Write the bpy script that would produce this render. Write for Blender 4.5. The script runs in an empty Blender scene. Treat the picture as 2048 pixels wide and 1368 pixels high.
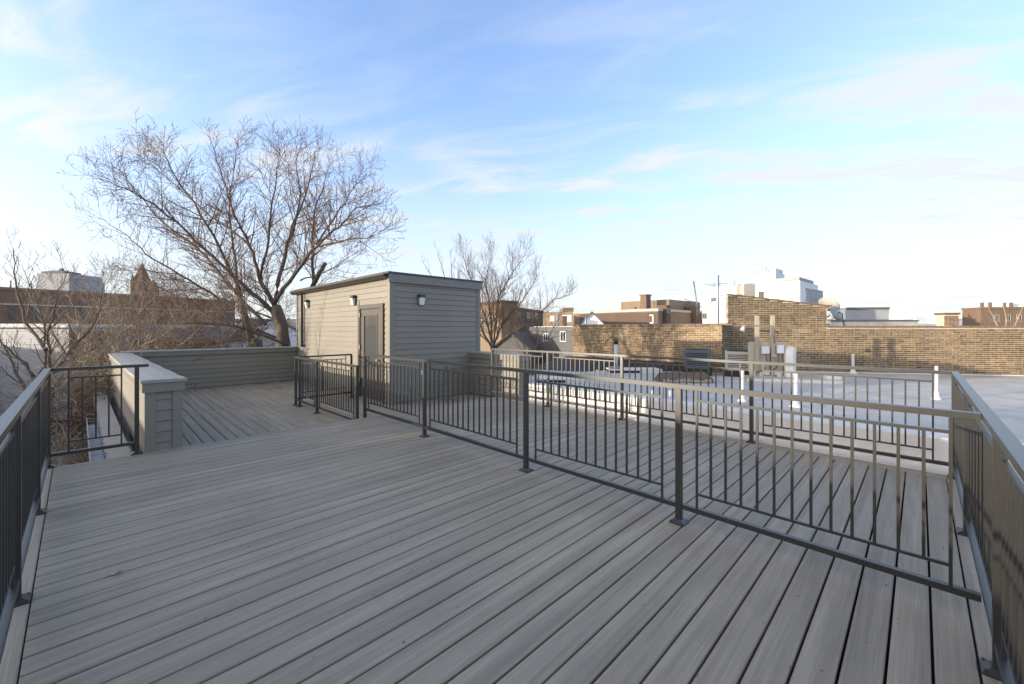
import bpy, bmesh, math, random
from mathutils import Vector, Matrix
random.seed(7)
R = math.radians
sc = bpy.context.scene
C = sc.collection
SQ = math.sqrt(2.0)
# ------------------------------------------------------------------ camera
F, HOR, H = 816.0, 657.0, 1.5            # focal length in photo pixels, horizon row, eye height above the deck
cam = bpy.data.cameras.new('camera'); camo = bpy.data.objects.new('camera', cam); C.objects.link(camo)
camo.location = (0, 0, H); camo.rotation_euler = (R(90), 0, R(-45))
cam.sensor_width = 36; cam.lens = F/2048*36; cam.shift_y = (HOR-684)/2048; cam.clip_start = .05; cam.clip_end = 3000
sc.camera = camo
# ------------------------------------------------------------------ light
SUN_AZ, SUN_EL = R(-63.5), R(7.6)          # azimuth clockwise from +Y
world = bpy.data.worlds.new('World'); sc.world = world; world.use_nodes = True
def build_world():
    nt = world.node_tree; N = nt.nodes; L = nt.links
    bg = N['Background']
    sky = N.new('ShaderNodeTexSky'); sky.sky_type = 'NISHITA'; sky.sun_disc = False
    sky.sun_elevation = SUN_EL; sky.sun_rotation = SUN_AZ; sky.altitude = 30
    sky.air_density = 1.0; sky.dust_density = .25; sky.ozone_density = 3.0
    geo = N.new('ShaderNodeTexCoord')
    sep = N.new('ShaderNodeSeparateXYZ'); L.new(geo.outputs['Generated'], sep.inputs[0])
    def math_(op, a, b=None, c=None):
        n = N.new('ShaderNodeMath'); n.operation = op
        for i, q in enumerate((a, b, c)):
            if q is None: continue
            if isinstance(q, (int, float)): n.inputs[i].default_value = q
            else: L.new(q, n.inputs[i])
        return n.outputs[0]
    def mrange(val, a, b, c, d):
        n = N.new('ShaderNodeMapRange'); n.interpolation_type = 'SMOOTHSTEP'; L.new(val, n.inputs['Value'])
        for k, q in zip(('From Min', 'From Max', 'To Min', 'To Max'), (a, b, c, d)): n.inputs[k].default_value = q
        return n.outputs[0]
    z = math_('MAXIMUM', sep.outputs['Z'], 0.0)
    zz = math_('ADD', z, .10)
    cx = math_('DIVIDE', sep.outputs['X'], zz); cy = math_('DIVIDE', sep.outputs['Y'], zz)
    # rotate the cloud plane so that the streaks run along one bearing of the place
    a = R(62); ca, sa = math.cos(a), math.sin(a)
    rx = math_('ADD', math_('MULTIPLY', cx, ca), math_('MULTIPLY', cy, -sa))
    ry = math_('ADD', math_('MULTIPLY', cx, sa), math_('MULTIPLY', cy, ca))
    def noise(sx, sy, scale, detail, rough, dist, off):
        cmb = N.new('ShaderNodeCombineXYZ'); L.new(math_('MULTIPLY', rx, sx), cmb.inputs[0]); L.new(math_('MULTIPLY', ry, sy), cmb.inputs[1]); cmb.inputs[2].default_value = off
        n = N.new('ShaderNodeTexNoise'); n.inputs['Scale'].default_value = scale; n.inputs['Detail'].default_value = detail
        n.inputs['Roughness'].default_value = rough; n.inputs['Distortion'].default_value = dist
        L.new(cmb.outputs[0], n.inputs['Vector']); return n.outputs['Fac']
    big = noise(.34, .60, .95, 3, .45, .25, 5.2)
    fine = noise(.85, 2.4, 1.9, 9, .6, .45, 7.7)
    wisp = math_('MULTIPLY', mrange(big, .32, .60, .10, 1), mrange(fine, .42, .74, .0, 1))
    haze = mrange(z, 0.0, .54, .90, .0)
    veil = mrange(big, .30, .64, .10, .42)
    m = math_('MAXIMUM', math_('ADD', math_('MULTIPLY', wisp, .78), veil), haze)
    m = math_('MINIMUM', math_('ADD', m, math_('MULTIPLY', wisp, .15)), 1.0)
    boost = N.new('ShaderNodeMix'); boost.data_type = 'RGBA'; boost.blend_type = 'MULTIPLY'; boost.inputs[0].default_value = 1
    L.new(sky.outputs[0], boost.inputs[6]); boost.inputs[7].default_value = SKY_TINT
    mix = N.new('ShaderNodeMix'); mix.data_type = 'RGBA'; L.new(m, mix.inputs[0]); L.new(boost.outputs[2], mix.inputs[6])
    glow = N.new('ShaderNodeMix'); glow.data_type = 'RGBA'; glow.blend_type = 'ADD'; glow.inputs[0].default_value = .05   # haze and cloud shine by the sky light they scatter
    # thin cloud and haze scatter sunlight forward: brighter and warmer towards the sun
    dp = N.new('ShaderNodeVectorMath'); dp.operation = 'DOT_PRODUCT'; L.new(geo.outputs['Generated'], dp.inputs[0]); dp.inputs[1].default_value = (math.sin(SUN_AZ)*math.cos(SUN_EL), math.cos(SUN_AZ)*math.cos(SUN_EL), math.sin(SUN_EL))
    lobe = math_('POWER', math_('MAXIMUM', dp.outputs['Value'], 0.0), 6.0)
    aur = N.new('ShaderNodeMix'); aur.data_type = 'RGBA'; aur.blend_type = 'ADD'; L.new(lobe, aur.inputs[0]); aur.inputs[6].default_value = CLOUD; aur.inputs[7].default_value = AUREOLE
    L.new(aur.outputs[2], glow.inputs[6]); L.new(sky.outputs[0], glow.inputs[7]); L.new(glow.outputs[2], mix.inputs[7])
    aur2 = N.new('ShaderNodeMix'); aur2.data_type = 'RGBA'; aur2.blend_type = 'ADD'; L.new(math_('MULTIPLY', lobe, .45), aur2.inputs[0]); L.new(mix.outputs[2], aur2.inputs[6]); aur2.inputs[7].default_value = AUREOLE
    L.new(aur2.outputs[2], bg.inputs[0]); bg.inputs[1].default_value = .115
SKY_TINT = (3.0, 2.62, 2.75, 1)
AUREOLE = (14.0, 10.8, 7.0, 1)
CLOUD = (3.8, 3.98, 4.25, 1)
build_world()
sd = bpy.data.lights.new('sun', 'SUN'); sd.energy = 3.1; sd.angle = R(.6); sd.color = (1.0, .88, .70)
so = bpy.data.objects.new('sun', sd); C.objects.link(so)
to_sun = Vector((math.sin(SUN_AZ)*math.cos(SUN_EL), math.cos(SUN_AZ)*math.cos(SUN_EL), math.sin(SUN_EL)))
so.rotation_euler = (-to_sun).to_track_quat('-Z', 'Y').to_euler(); so.location = to_sun*40
vs = sc.view_settings; vs.view_transform = 'Standard'; vs.look = 'None'; vs.exposure = .98; vs.gamma = 1; vs.use_curve_mapping = False
sc.cycles.max_bounces = 6; sc.cycles.diffuse_bounces = 3; sc.cycles.glossy_bounces = 3; sc.cycles.transparent_max_bounces = 8

# ------------------------------------------------------------------ helpers
def px(u, v, d):
    k = (u-1024)/F; X = k*d
    return Vector(((d+X)/SQ, (d-X)/SQ, H-(v-HOR)/F*d))
def on_x(u, x):
    k = (u-1024)/F; return x*(1-k)/(1+k)            # y where the sight line of column u crosses the plane x
def on_y(u, y):
    k = (u-1024)/F; return y*(1+k)/(1-k)
def floor_px(u, v, z):
    return px(u, v, (H-z)*F/(v-HOR))

MATS = {}
def mat(name, col, rough=.6, var=.12, scale=6, stretch=(1, 1, 1), bump=0, bscale=None, metal=0, col2=None, isl=0.0, spec=.5, detail=6, coat=0, big=0):
    """principled with noise colour variation, per-object / per-piece variation and fine relief"""
    m = bpy.data.materials.new(name); m.use_nodes = True; nt = m.node_tree; N = nt.nodes; L = nt.links
    b = N['Principled BSDF']; b.inputs['Roughness'].default_value = rough; b.inputs['Metallic'].default_value = metal
    b.inputs['Specular IOR Level'].default_value = spec
    tc = N.new('ShaderNodeTexCoord'); mp = N.new('ShaderNodeMapping'); mp.inputs['Scale'].default_value = stretch
    oi = N.new('ShaderNodeObjectInfo'); geo = N.new('ShaderNodeNewGeometry')
    off = N.new('ShaderNodeVectorMath'); off.operation = 'SCALE'; off.inputs[0].default_value = (37, 53, 29); L.new(oi.outputs['Random'], off.inputs['Scale'])
    add = N.new('ShaderNodeVectorMath'); L.new(tc.outputs['Object'], add.inputs[0]); L.new(off.outputs[0], add.inputs[1])
    L.new(add.outputs[0], mp.inputs['Vector'])
    ns = N.new('ShaderNodeTexNoise'); ns.inputs['Scale'].default_value = scale; ns.inputs['Detail'].default_value = detail; ns.inputs['Roughness'].default_value = .6
    L.new(mp.outputs[0], ns.inputs['Vector'])
    mr = N.new('ShaderNodeMapRange'); mr.inputs['From Min'].default_value = .28; mr.inputs['From Max'].default_value = .72
    mr.inputs['To Min'].default_value = 1-var; mr.inputs['To Max'].default_value = 1+var; L.new(ns.outputs['Fac'], mr.inputs['Value'])
    cur = mr.outputs[0]
    def mul(a, bb):
        n = N.new('ShaderNodeMath'); n.operation = 'MULTIPLY'; L.new(a, n.inputs[0]); L.new(bb, n.inputs[1]); return n.outputs[0]
    if isl:
        s = N.new('ShaderNodeMath'); s.operation = 'MULTIPLY_ADD'; L.new(oi.outputs['Random'], s.inputs[0]); s.inputs[1].default_value = 7.31; L.new(geo.outputs['Random Per Island'], s.inputs[2])
        fr = N.new('ShaderNodeMath'); fr.operation = 'FRACT'; L.new(s.outputs[0], fr.inputs[0])
        m2 = N.new('ShaderNodeMapRange'); m2.inputs['To Min'].default_value = 1-isl; m2.inputs['To Max'].default_value = 1+isl; L.new(fr.outputs[0], m2.inputs['Value'])
        cur = mul(cur, m2.outputs[0])
    if big:
        nb = N.new('ShaderNodeTexNoise'); nb.inputs['Scale'].default_value = .8; nb.inputs['Detail'].default_value = 6; nb.inputs['Roughness'].default_value = .62
        pm_ = N.new('ShaderNodeMapping'); pm_.inputs['Scale'].default_value = (1, 1, .3); L.new(geo.outputs['Position'], pm_.inputs['Vector']); L.new(pm_.outputs[0], nb.inputs['Vector'])
        m3 = N.new('ShaderNodeMapRange'); m3.inputs['From Min'].default_value = .3; m3.inputs['From Max'].default_value = .7
        m3.inputs['To Min'].default_value = 1-big; m3.inputs['To Max'].default_value = 1+big; L.new(nb.outputs['Fac'], m3.inputs['Value'])
        cur = mul(cur, m3.outputs[0])
    mx = N.new('ShaderNodeMix'); mx.data_type = 'RGBA'; mx.blend_type = 'MULTIPLY'; mx.inputs[0].default_value = 1
    if col2 and isl:
        cm = N.new('ShaderNodeMix'); cm.data_type = 'RGBA'; cm.inputs[6].default_value = (*col, 1); cm.inputs[7].default_value = (*col2, 1)
        f2 = N.new('ShaderNodeMath'); f2.operation = 'MULTIPLY_ADD'; L.new(fr.outputs[0], f2.inputs[0]); f2.inputs[1].default_value = 13.7; f2.inputs[2].default_value = .3
        f3 = N.new('ShaderNodeMath'); f3.operation = 'FRACT'; L.new(f2.outputs[0], f3.inputs[0]); L.new(f3.outputs[0], cm.inputs[0])
        L.new(cm.outputs[2], mx.inputs[6])
    elif col2:
        cm = N.new('ShaderNodeMix'); cm.data_type = 'RGBA'; cm.inputs[6].default_value = (*col, 1); cm.inputs[7].default_value = (*col2, 1)
        L.new(ns.outputs['Fac'], cm.inputs[0]); L.new(cm.outputs[2], mx.inputs[6])
    else: mx.inputs[6].default_value = (*col, 1)
    L.new(cur, mx.inputs[7]); L.new(mx.outputs[2], b.inputs['Base Color'])
    if bump:
        nb = N.new('ShaderNodeTexNoise'); nb.inputs['Scale'].default_value = bscale or scale*4; nb.inputs['Detail'].default_value = 4; L.new(mp.outputs[0], nb.inputs['Vector'])
        bp = N.new('ShaderNodeBump'); bp.inputs['Strength'].default_value = bump; bp.inputs['Distance'].default_value = .01
        L.new(nb.outputs['Fac'], bp.inputs['Height']); L.new(bp.outputs[0], b.inputs['Normal'])
    if coat: b.inputs['Coat Weight'].default_value = coat
    MATS[name] = m; return m

def deck_mat(name):
    """capped composite decking: grey, long streaks along local X, each board its own tone"""
    m = bpy.data.materials.new(name); m.use_nodes = True; nt = m.node_tree; N = nt.nodes; L = nt.links
    b = N['Principled BSDF']; b.inputs['Roughness'].default_value = .62; b.inputs['Specular IOR Level'].default_value = .35
    tc = N.new('ShaderNodeTexCoord'); oi = N.new('ShaderNodeObjectInfo')
    off = N.new('ShaderNodeVectorMath'); off.operation = 'SCALE'; off.inputs[0].default_value = (31, 17, 5); L.new(oi.outputs['Random'], off.inputs['Scale'])
    add = N.new('ShaderNodeVectorMath'); L.new(tc.outputs['Object'], add.inputs[0]); L.new(off.outputs[0], add.inputs[1])
    def nz(sx, sy, sc_, det, dist=0):
        mp = N.new('ShaderNodeMapping'); mp.inputs['Scale'].default_value = (sx, sy, 1); L.new(add.outputs[0], mp.inputs['Vector'])
        n = N.new('ShaderNodeTexNoise'); n.inputs['Scale'].default_value = sc_; n.inputs['Detail'].default_value = det; n.inputs['Roughness'].default_value = .6; n.inputs['Distortion'].default_value = dist
        L.new(mp.outputs[0], n.inputs['Vector']); return n.outputs['Fac']
    def mr(v, a, b_, c, d):
        n = N.new('ShaderNodeMapRange'); L.new(v, n.inputs['Value'])
        for k, q in zip(('From Min', 'From Max', 'To Min', 'To Max'), (a, b_, c, d)): n.inputs[k].default_value = q
        return n.outputs[0]
    def mul(a, bb):
        n = N.new('ShaderNodeMath'); n.operation = 'MULTIPLY'; L.new(a, n.inputs[0]); L.new(bb, n.inputs[1]); return n.outputs[0]
    wide = mr(nz(.45, 14, 1.0, 4, .4), .3, .7, .76, 1.19)
    fine = mr(nz(2.2, 130, 1.0, 6, .3), .3, .7, .82, 1.14)
    speck = mr(nz(160, 220, 1.0, 3), .3, .75, .94, 1.07)
    tone = mr(oi.outputs['Random'], 0, 1, .945, 1.055)
    gp = N.new('ShaderNodeNewGeometry'); dn = N.new('ShaderNodeTexNoise'); dn.inputs['Scale'].default_value = .9; dn.inputs['Detail'].default_value = 7; dn.inputs['Roughness'].default_value = .65; L.new(gp.outputs['Position'], dn.inputs['Vector'])
    dirt = mr(dn.outputs['Fac'], .32, .70, .86, 1.09)
    v = mul(mul(mul(mul(wide, fine), speck), tone), dirt)
    mx = N.new('ShaderNodeMix'); mx.data_type = 'RGBA'; mx.blend_type = 'MULTIPLY'; mx.inputs[0].default_value = 1
    mx.inputs[6].default_value = DECK_COL; L.new(v, mx.inputs[7]); L.new(mx.outputs[2], b.inputs['Base Color'])
    bp = N.new('ShaderNodeBump'); bp.inputs['Strength'].default_value = .35; bp.inputs['Distance'].default_value = .003
    L.new(nz(2.2, 130, 1.0, 6, .3), bp.inputs['Height']); L.new(bp.outputs[0], b.inputs['Normal'])
    MATS[name] = m; return m
DECK_COL = (.314, .268, .202, 1)

deck_mat('deck')
mat('siding', (.220, .196, .156), .55, .05, 3, (1, 1, 8), bump=.05, bscale=60, isl=.04, big=.05)
mat('trim', (.214, .191, .153), .5, .05, 4, bump=.03, bscale=40)
mat('fascia', (.185, .178, .160), .5, .06, 4)
mat('coping', (.285, .27, .24), .55, .10, 5, bump=.05, big=.08)
mat('bronze', (.020, .018, .015), .35, .18, 25, metal=0, bump=.03, bscale=200, spec=.85)
mat('gutter_brown', (.055, .047, .040), .4, .1, 8, metal=.3)
mat('void', (.012, .012, .012), .9, .1, 8)
mat('joist', (.10, .085, .065), .85, .2, 8)
mat('membrane', (.50, .46, .40), .7, .10, 3, bump=.12, bscale=9, big=.17)
mat('white_coating', (.74, .70, .63), .6, .07, 5, bump=.15, bscale=14, big=.07)
mat('pvc', (.60, .58, .55), .4, .05, 8)
mat('mortar', (.56, .465, .315), .9, .16, 9, bump=.3, bscale=60, big=.12)
mat('brick', (.222, .150, .080), .85, .22, 14, bump=.3, bscale=70, isl=.32, col2=(.115, .072, .047), big=.2)
mat('brick_yellow', (.275, .18, .098), .85, .22, 14, bump=.3, bscale=70, isl=.32, col2=(.16, .10, .055), big=.2)
mat('brick_red', (.22, .115, .075), .85, .22, 14, bump=.4, bscale=70, isl=.30, col2=(.13, .08, .06), big=.1)
mat('clay', (.20, .135, .095), .7, .2, 9, bump=.2)
mat('tar', (.030, .025, .023), .8, .35, 5, bump=.5, bscale=25)
mat('bark', (.135, .100, .074), .9, .30, 9, (1, 1, .4), bump=.6, bscale=30)
mat('twig', (.190, .118, .076), .85, .25, 3)
mat('twig_pale', (.33, .255, .175), .85, .25, 3)
mat('bud', (.13, .062, .045), .8, .3, 5)
mat('leaf_dry', (.16, .085, .045), .8, .35, 20)
mat('soil', (.085, .060, .042), .95, .4, 2.5, bump=.8, bscale=12, col2=(.15, .10, .06))
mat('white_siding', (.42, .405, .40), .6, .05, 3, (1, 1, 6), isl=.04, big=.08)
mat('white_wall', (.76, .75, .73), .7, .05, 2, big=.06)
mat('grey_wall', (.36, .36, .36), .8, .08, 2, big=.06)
mat('grey_dark', (.12, .12, .125), .7, .1, 3)
mat('brown_brick', (.18, .118, .08), .9, .12, 30, bump=.2, big=.10)
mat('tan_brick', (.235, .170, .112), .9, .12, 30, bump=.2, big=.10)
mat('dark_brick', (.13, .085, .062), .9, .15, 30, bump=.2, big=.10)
mat('shingle', (.10, .088, .078), .9, .25, 10, (1, 1, 3), bump=.4, big=.12)
mat('slate_blue', (.13, .128, .125), .85, .15, 8, bump=.2, big=.1)
mat('stone', (.46, .42, .36), .85, .12, 6)
mat('wood', (.40, .33, .24), .8, .22, 6, (1, 1, .25), bump=.3, bscale=40)
mat('wood_dark', (.15, .095, .055), .85, .35, 7, bump=.5, bscale=30)
mat('door_paint', (.080, .066, .054), .45, .06, 6)
mat('lamp_black', (.03, .03, .03), .4, .1, 8)
mat('ac_dark', (.085, .105, .12), .5, .08, 8)
mat('ac_tan', (.50, .465, .39), .5, .07, 8)
mat('fin_dark', (.02, .022, .024), .6, .2, 20)
mat('badge_red', (.50, .18, .13), .5, .1, 8)
mat('badge_cream', (.85, .78, .55), .5, .1, 8)
mat('metal_grey', (.32, .32, .32), .45, .12, 8, metal=.5)
mat('cable', (.035, .032, .03), .5, .1, 8)
mat('plywood', (.47, .41, .31), .8, .15, 5, bump=.2)
mat('leaf_litter', (.17, .105, .060), .9, .5, 9, bump=.8, bscale=25, col2=(.07, .045, .03))
mat('lot', (.20, .19, .175), .9, .2, .3)
def glass_mat(name, col, rough=.06):
    m = bpy.data.materials.new(name); m.use_nodes = True; b = m.node_tree.nodes['Principled BSDF']
    tc = m.node_tree.nodes.new('ShaderNodeTexNoise'); tc.inputs['Scale'].default_value = 2
    mr = m.node_tree.nodes.new('ShaderNodeMapRange'); mr.inputs['To Min'].default_value = rough*.6; mr.inputs['To Max'].default_value = rough*1.6
    m.node_tree.links.new(tc.outputs['Fac'], mr.inputs['Value']); m.node_tree.links.new(mr.outputs[0], b.inputs['Roughness'])
    b.inputs['Base Color'].default_value = (*col, 1); b.inputs['Specular IOR Level'].default_value = .45; b.inputs['IOR'].default_value = 1.5
    MATS[name] = m
glass_mat('glass', (.045, .048, .05)); glass_mat('glass_door', (.075, .078, .075), .05); glass_mat('glass_pale', (.50, .50, .48), .15); glass_mat('lamp_glass', (.72, .72, .70), .2)

class MB:
    """collects shapes, builds ONE mesh object"""
    def __init__(s): s.v = []; s.f = []; s.smooth = []
    def add(s, vs_, fs_, sm=False):
        o = len(s.v); s.v += [tuple(q) for q in vs_]; s.f += [tuple(i+o for i in q) for q in fs_]; s.smooth += [sm]*len(fs_); return s
    def box(s, x0, x1, y0, y1, z0, z1):
        return s.add([(x0, y0, z0), (x1, y0, z0), (x1, y1, z0), (x0, y1, z0), (x0, y0, z1), (x1, y0, z1), (x1, y1, z1), (x0, y1, z1)],
                     [(0, 3, 2, 1), (4, 5, 6, 7), (0, 1, 5, 4), (1, 2, 6, 5), (2, 3, 7, 6), (3, 0, 4, 7)])
    def cham(s, x0, x1, y0, y1, z0, z1, c=.004):
        """box whose long top edges (along x) are eased"""
        pr = [(y0, z0), (y1, z0), (y1, z1-c), (y1-c, z1), (y0+c, z1), (y0, z1-c)]; n = 6
        return s.add([(x0, y, z) for y, z in pr]+[(x1, y, z) for y, z in pr],
                     [tuple(range(n))[::1], tuple(range(n, 2*n))[::-1]]+[(i, i+n, (i+1) % n+n, (i+1) % n) for i in range(n)])
    def prism(s, poly, z0, z1):
        n = len(poly)
        return s.add([(x, y, z0) for x, y in poly]+[(x, y, z1) for x, y in poly],
                     [tuple(range(n))[::-1], tuple(range(n, 2*n))]+[(i, (i+1) % n, (i+1) % n+n, i+n) for i in range(n)])
    def tube(s, pts, rad, n=8, cap=True, sm=True):
        pts = [Vector(p) for p in pts]
        if isinstance(rad, (int, float)): rad = [rad]*len(pts)
        o = []
        ref = Vector((0, 0, 1))
        for i, p in enumerate(pts):
            t = (pts[min(i+1, len(pts)-1)]-pts[max(i-1, 0)])
            if t.length < 1e-9: t = Vector((0, 0, 1))
            t.normalize()
            a = t.cross(ref)
            if a.length < .15: a = t.cross(Vector((1, .3, 0)))
            a.normalize(); b = t.cross(a)
            for j in range(n):
                w = 2*math.pi*j/n; o.append(p+(a*math.cos(w)+b*math.sin(w))*rad[i])
        fs = [(i*n+j, i*n+(j+1) % n, (i+1)*n+(j+1) % n, (i+1)*n+j) for i in range(len(pts)-1) for j in range(n)]
        s.add(o, fs, sm)
        if cap: s.add([], []); k = len(s.v)-len(o); s.f += [tuple(k+j for j in range(n))[::-1], tuple(k+(len(pts)-1)*n+j for j in range(n))]; s.smooth += [False, False]
        return s
    def lathe(s, c, prof, n=14):
        c = Vector(c); o = []
        for r, z in prof: o += [c+Vector((r*math.cos(2*math.pi*j/n), r*math.sin(2*math.pi*j/n), z)) for j in range(n)]
        m = len(prof)
        fs = [(i*n+j, i*n+(j+1) % n, (i+1)*n+(j+1) % n, (i+1)*n+j) for i in range(m-1) for j in range(n)]
        s.add(o, fs, True); k = len(s.v)-len(o)
        s.f += [tuple(k+j for j in range(n))[::-1], tuple(k+(m-1)*n+j for j in range(n))]; s.smooth += [False, False]; return s
    def mesh(s, name, m):
        me = bpy.data.meshes.new(name); me.from_pydata(s.v, [], s.f); me.validate()
        if any(s.smooth) and len(s.smooth) == len(me.polygons): me.polygons.foreach_set('use_smooth', s.smooth)
        me.materials.append(MATS[m]); me.update(); return me
    def build(s, name, m, parent=None, loc=(0, 0, 0), rz=0):
        return link(name, s.mesh(name, m), parent, loc, rz)
def link(name, me, parent=None, loc=(0, 0, 0), rz=0):
    o = bpy.data.objects.new(name, me); C.objects.link(o); o.parent = parent; o.location = loc; o.rotation_euler = (0, 0, rz); return o
def tag(o, label=None, cat=None, group=None, kind=None):
    if label: o['label'] = label
    if cat: o['category'] = cat
    if group: o['group'] = group
    if kind: o['kind'] = kind
    return o
def thing(name, label, cat, loc=(0, 0, 0), rz=0, group=None):
    return tag(link(name, None, None, loc, rz), label, cat, group)
def bx(x0, x1, y0, y1, z0, z1): return MB().box(x0, x1, y0, y1, z0, z1)

# ================================================================== ground and far city floor
GZ = -9.0
g = MB().add([(-400, -400, GZ), (2200, -400, GZ), (2200, 2200, GZ), (-400, 2200, GZ)], [(0, 1, 2, 3)]).build('ground', 'lot'); g['kind'] = 'structure'
yard = MB().add([(-9, 6, GZ+.01), (8, 6, GZ+.01), (20, 34, GZ+.01), (-9, 40, GZ+.01)], [(0, 1, 2, 3)]).build('yard_ground', 'soil'); yard['kind'] = 'structure'

# ================================================================== the house under the deck
own = thing('row_house', 'grey sided row house carrying the roof deck', 'house', (3, 3, GZ))
def OW(mb, name, m): return mb.build(name, m, own, (-3, -3, -GZ))
OW(MB().prism([(-.42, -2.2), (6.15, -2.2), (6.15, 6.55), (6.95, 6.55), (6.95, 14.45), (.10, 14.45), (.40, 6.55), (-.46, 6.55)], GZ, -.26), 'wall', 'grey_wall')
OW(MB().prism([(-.40, -.30), (6.12, -.30), (6.12, 6.53), (-.44, 6.53)], -.255, -.15), 'deck_underlay', 'void')  # membrane under the boards, near black to colour in the gap shade

# ================================================================== deck
PITCH, G0 = .1463, -.0403
def left_in(y): return -.262-.033*(y-2.7)            # inner edge of the left border board
deck = tag(link('deck_floor', None, None, (0, 0, 0)), 'grey composite roof deck floor of long narrow boards', None, None, 'structure')
FAR = 5.945
edges = [(-.335, G0-PITCH-.004)]
n = -1
while G0+(n+1)*PITCH < 6.56:
    edges.append((G0+n*PITCH+.0055, G0+(n+1)*PITCH-.0055)); n += 1
edges.append((G0+n*PITCH+.0045, 6.615))
for i, (a, b) in enumerate(edges):
    x0 = left_in((a+b)/2)+.006
    mb = MB()
    pr = [(a, -.028), (b, -.028), (b, -.004), (b-.004, 0), (a+.004, 0), (a, -.004)]
    mb.add([(left_in(y)+.006, y-a, z) for y, z in pr]+[(FAR, y-a, z) for y, z in pr], [(0, 1, 2, 3, 4, 5), (11, 10, 9, 8, 7, 6)]+[(j, j+6, (j+1) % 6+6, (j+1) % 6) for j in range(6)])
    dz = random.uniform(-.0012, .0012)
    mb.build('deck_board', 'deck', deck, (0, a, dz))
# border boards (picture frame)
L = 7.0; ang = math.atan(-.033)
MB().cham(0, L, 0, .15, -.028, 0).build('border_board', 'deck', deck, (left_in(-.335)-.0005, -.335, .0015), math.pi/2+math.atan(.033))
MB().cham(0, 6.95, 0, .14, -.028, 0).build('border_board', 'deck', deck, (FAR+.147, -.335, .0015), math.pi/2)
# step riser and lower deck
LZ = -.19
MB().box(-.45, 6.09, 6.585, 6.604, LZ-.08, -.0305).build('step_riser', 'deck', deck)
lower = tag(link('lower_deck_floor', None, None, (0, 0, LZ)), 'lower deck floor one step down behind the parapets', None, None, 'structure')
SEAM = 10.13
x = .60; i = 0
while x < 6.72:
    w = min(PITCH-.009, 6.735-x)
    for (y0, y1) in ((6.612, SEAM-.078), (SEAM+.078, 14.28)):
        MB().cham(0, y1-y0, 0, w, -.028, 0).build('deck_board', 'deck', lower, (x+w, y0, random.uniform(-.001, .001)), math.pi/2)
    x += PITCH
MB().cham(0, 6.1, 0, .145, -.028, 0).build('border_board', 'deck', lower, (.62, SEAM-.0725, .001))
MB().box(.30, 6.9, 6.6, 14.3, -.07, -.031).build('lower_deck_underlay', 'void', lower)  # near-black sheet, the shade between the lower boards put into its colour

# ================================================================== siding
EXPO = .131
def wedge(L, h=EXPO, out=.02):
    """one clapboard: local x along the wall, -y outwards, z up"""
    g = .011
    return MB().add([(0, -.001, g), (L, -.001, g), (L, -out, g), (0, -out, g), (0, -.001, h+.004), (L, -.001, h+.004), (L, -.006, h+.004), (0, -.006, h+.004)],
                    [(0, 1, 2, 3), (4, 7, 6, 5), (3, 2, 6, 7), (0, 4, 5, 1), (0, 3, 7, 4), (1, 5, 6, 2)][::1])
def side_wall(parent, p0, p1, z0, z1, holes=(), m='siding', expo=EXPO, out=.020, plane=(0, 0, 0)):
    """clapboards from p0 to p1 (left to right seen from outside); holes = (s0, s1, zlo, zhi)"""
    p0 = Vector((*p0, 0)); p1 = Vector((*p1, 0)); Lw = (p1-p0).length; rz = math.atan2(p1.y-p0.y, p1.x-p0.x)
    dirv = (p1-p0).normalized(); cache = {}
    z = z0
    while z < z1-.02:
        h = min(expo, z1-z)
        spans = [(0, Lw)]
        for (s0, s1, a, b) in holes:
            if z+h > a+.01 and z < b-.01:
                ns = []
                for (q0, q1) in spans:
                    if q0 < s0: ns.append((q0, min(q1, s0)))
                    if q1 > s1: ns.append((max(q0, s1), q1))
                spans = ns
        for (q0, q1) in spans:
            if q1-q0 < .02: continue
            key = (round(q1-q0, 4), round(h, 4))
            if key not in cache: cache[key] = wedge(q1-q0, h, out).mesh('siding_board', m)
            b = p0+dirv*q0
            link('siding_board', cache[key], parent, (b.x-plane[0], b.y-plane[1], z-plane[2]), rz)
        z += expo

# ------------------------------------------------------------------ stair bulkhead
BX, BY, BX1, BY1, BT = 4.45, 8.25, 7.05, 14.40, 2.70
bulk = thing('stair_bulkhead', 'grey sided stair bulkhead with glazed door and wall lights', 'bulkhead', (BX, BY, LZ))
o3 = (BX, BY, LZ)
def BK(mb, name, m, parent=None): return mb.build(name, m, parent or bulk, (-BX, -BY, -LZ) if parent is None else (0, 0, 0))
BK(bx(BX+.02, BX1-.02, BY+.02, BY1-.02, LZ, BT), 'wall', 'trim')
DY0, DY1 = on_x(768, BX), on_x(718, BX)
DZ = 2.07
# front (faces -x, runs along y); left to right seen from outside = from high y to low y
fl = BY1-BY
side_wall(bulk, (BX+.02, BY1-.10), (BX+.02, BY+.11), LZ+.03, BT-.02, [((BY1-.10)-DY1-.02, (BY1-.10)-DY0+.02, LZ-.1, DZ+.02)], plane=o3)
side_wall(bulk, (BX+.11, BY+.02), (BX1-.10, BY+.02), LZ+.03, BT-.10, plane=o3)
# corner posts and trim
BK(bx(BX-.012, BX+.11, BY-.012, BY+.11, LZ+.002, BT-.02), 'corner_post', 'trim')
BK(bx(BX1-.10, BX1+.006, BY-.010, BY+.11, LZ+.002, BT-.05), 'corner_post', 'trim')
BK(bx(BX-.010, BX+.11, BY1-.10, BY1+.006, LZ+.002, BT-.03), 'corner_post', 'trim')
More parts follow.
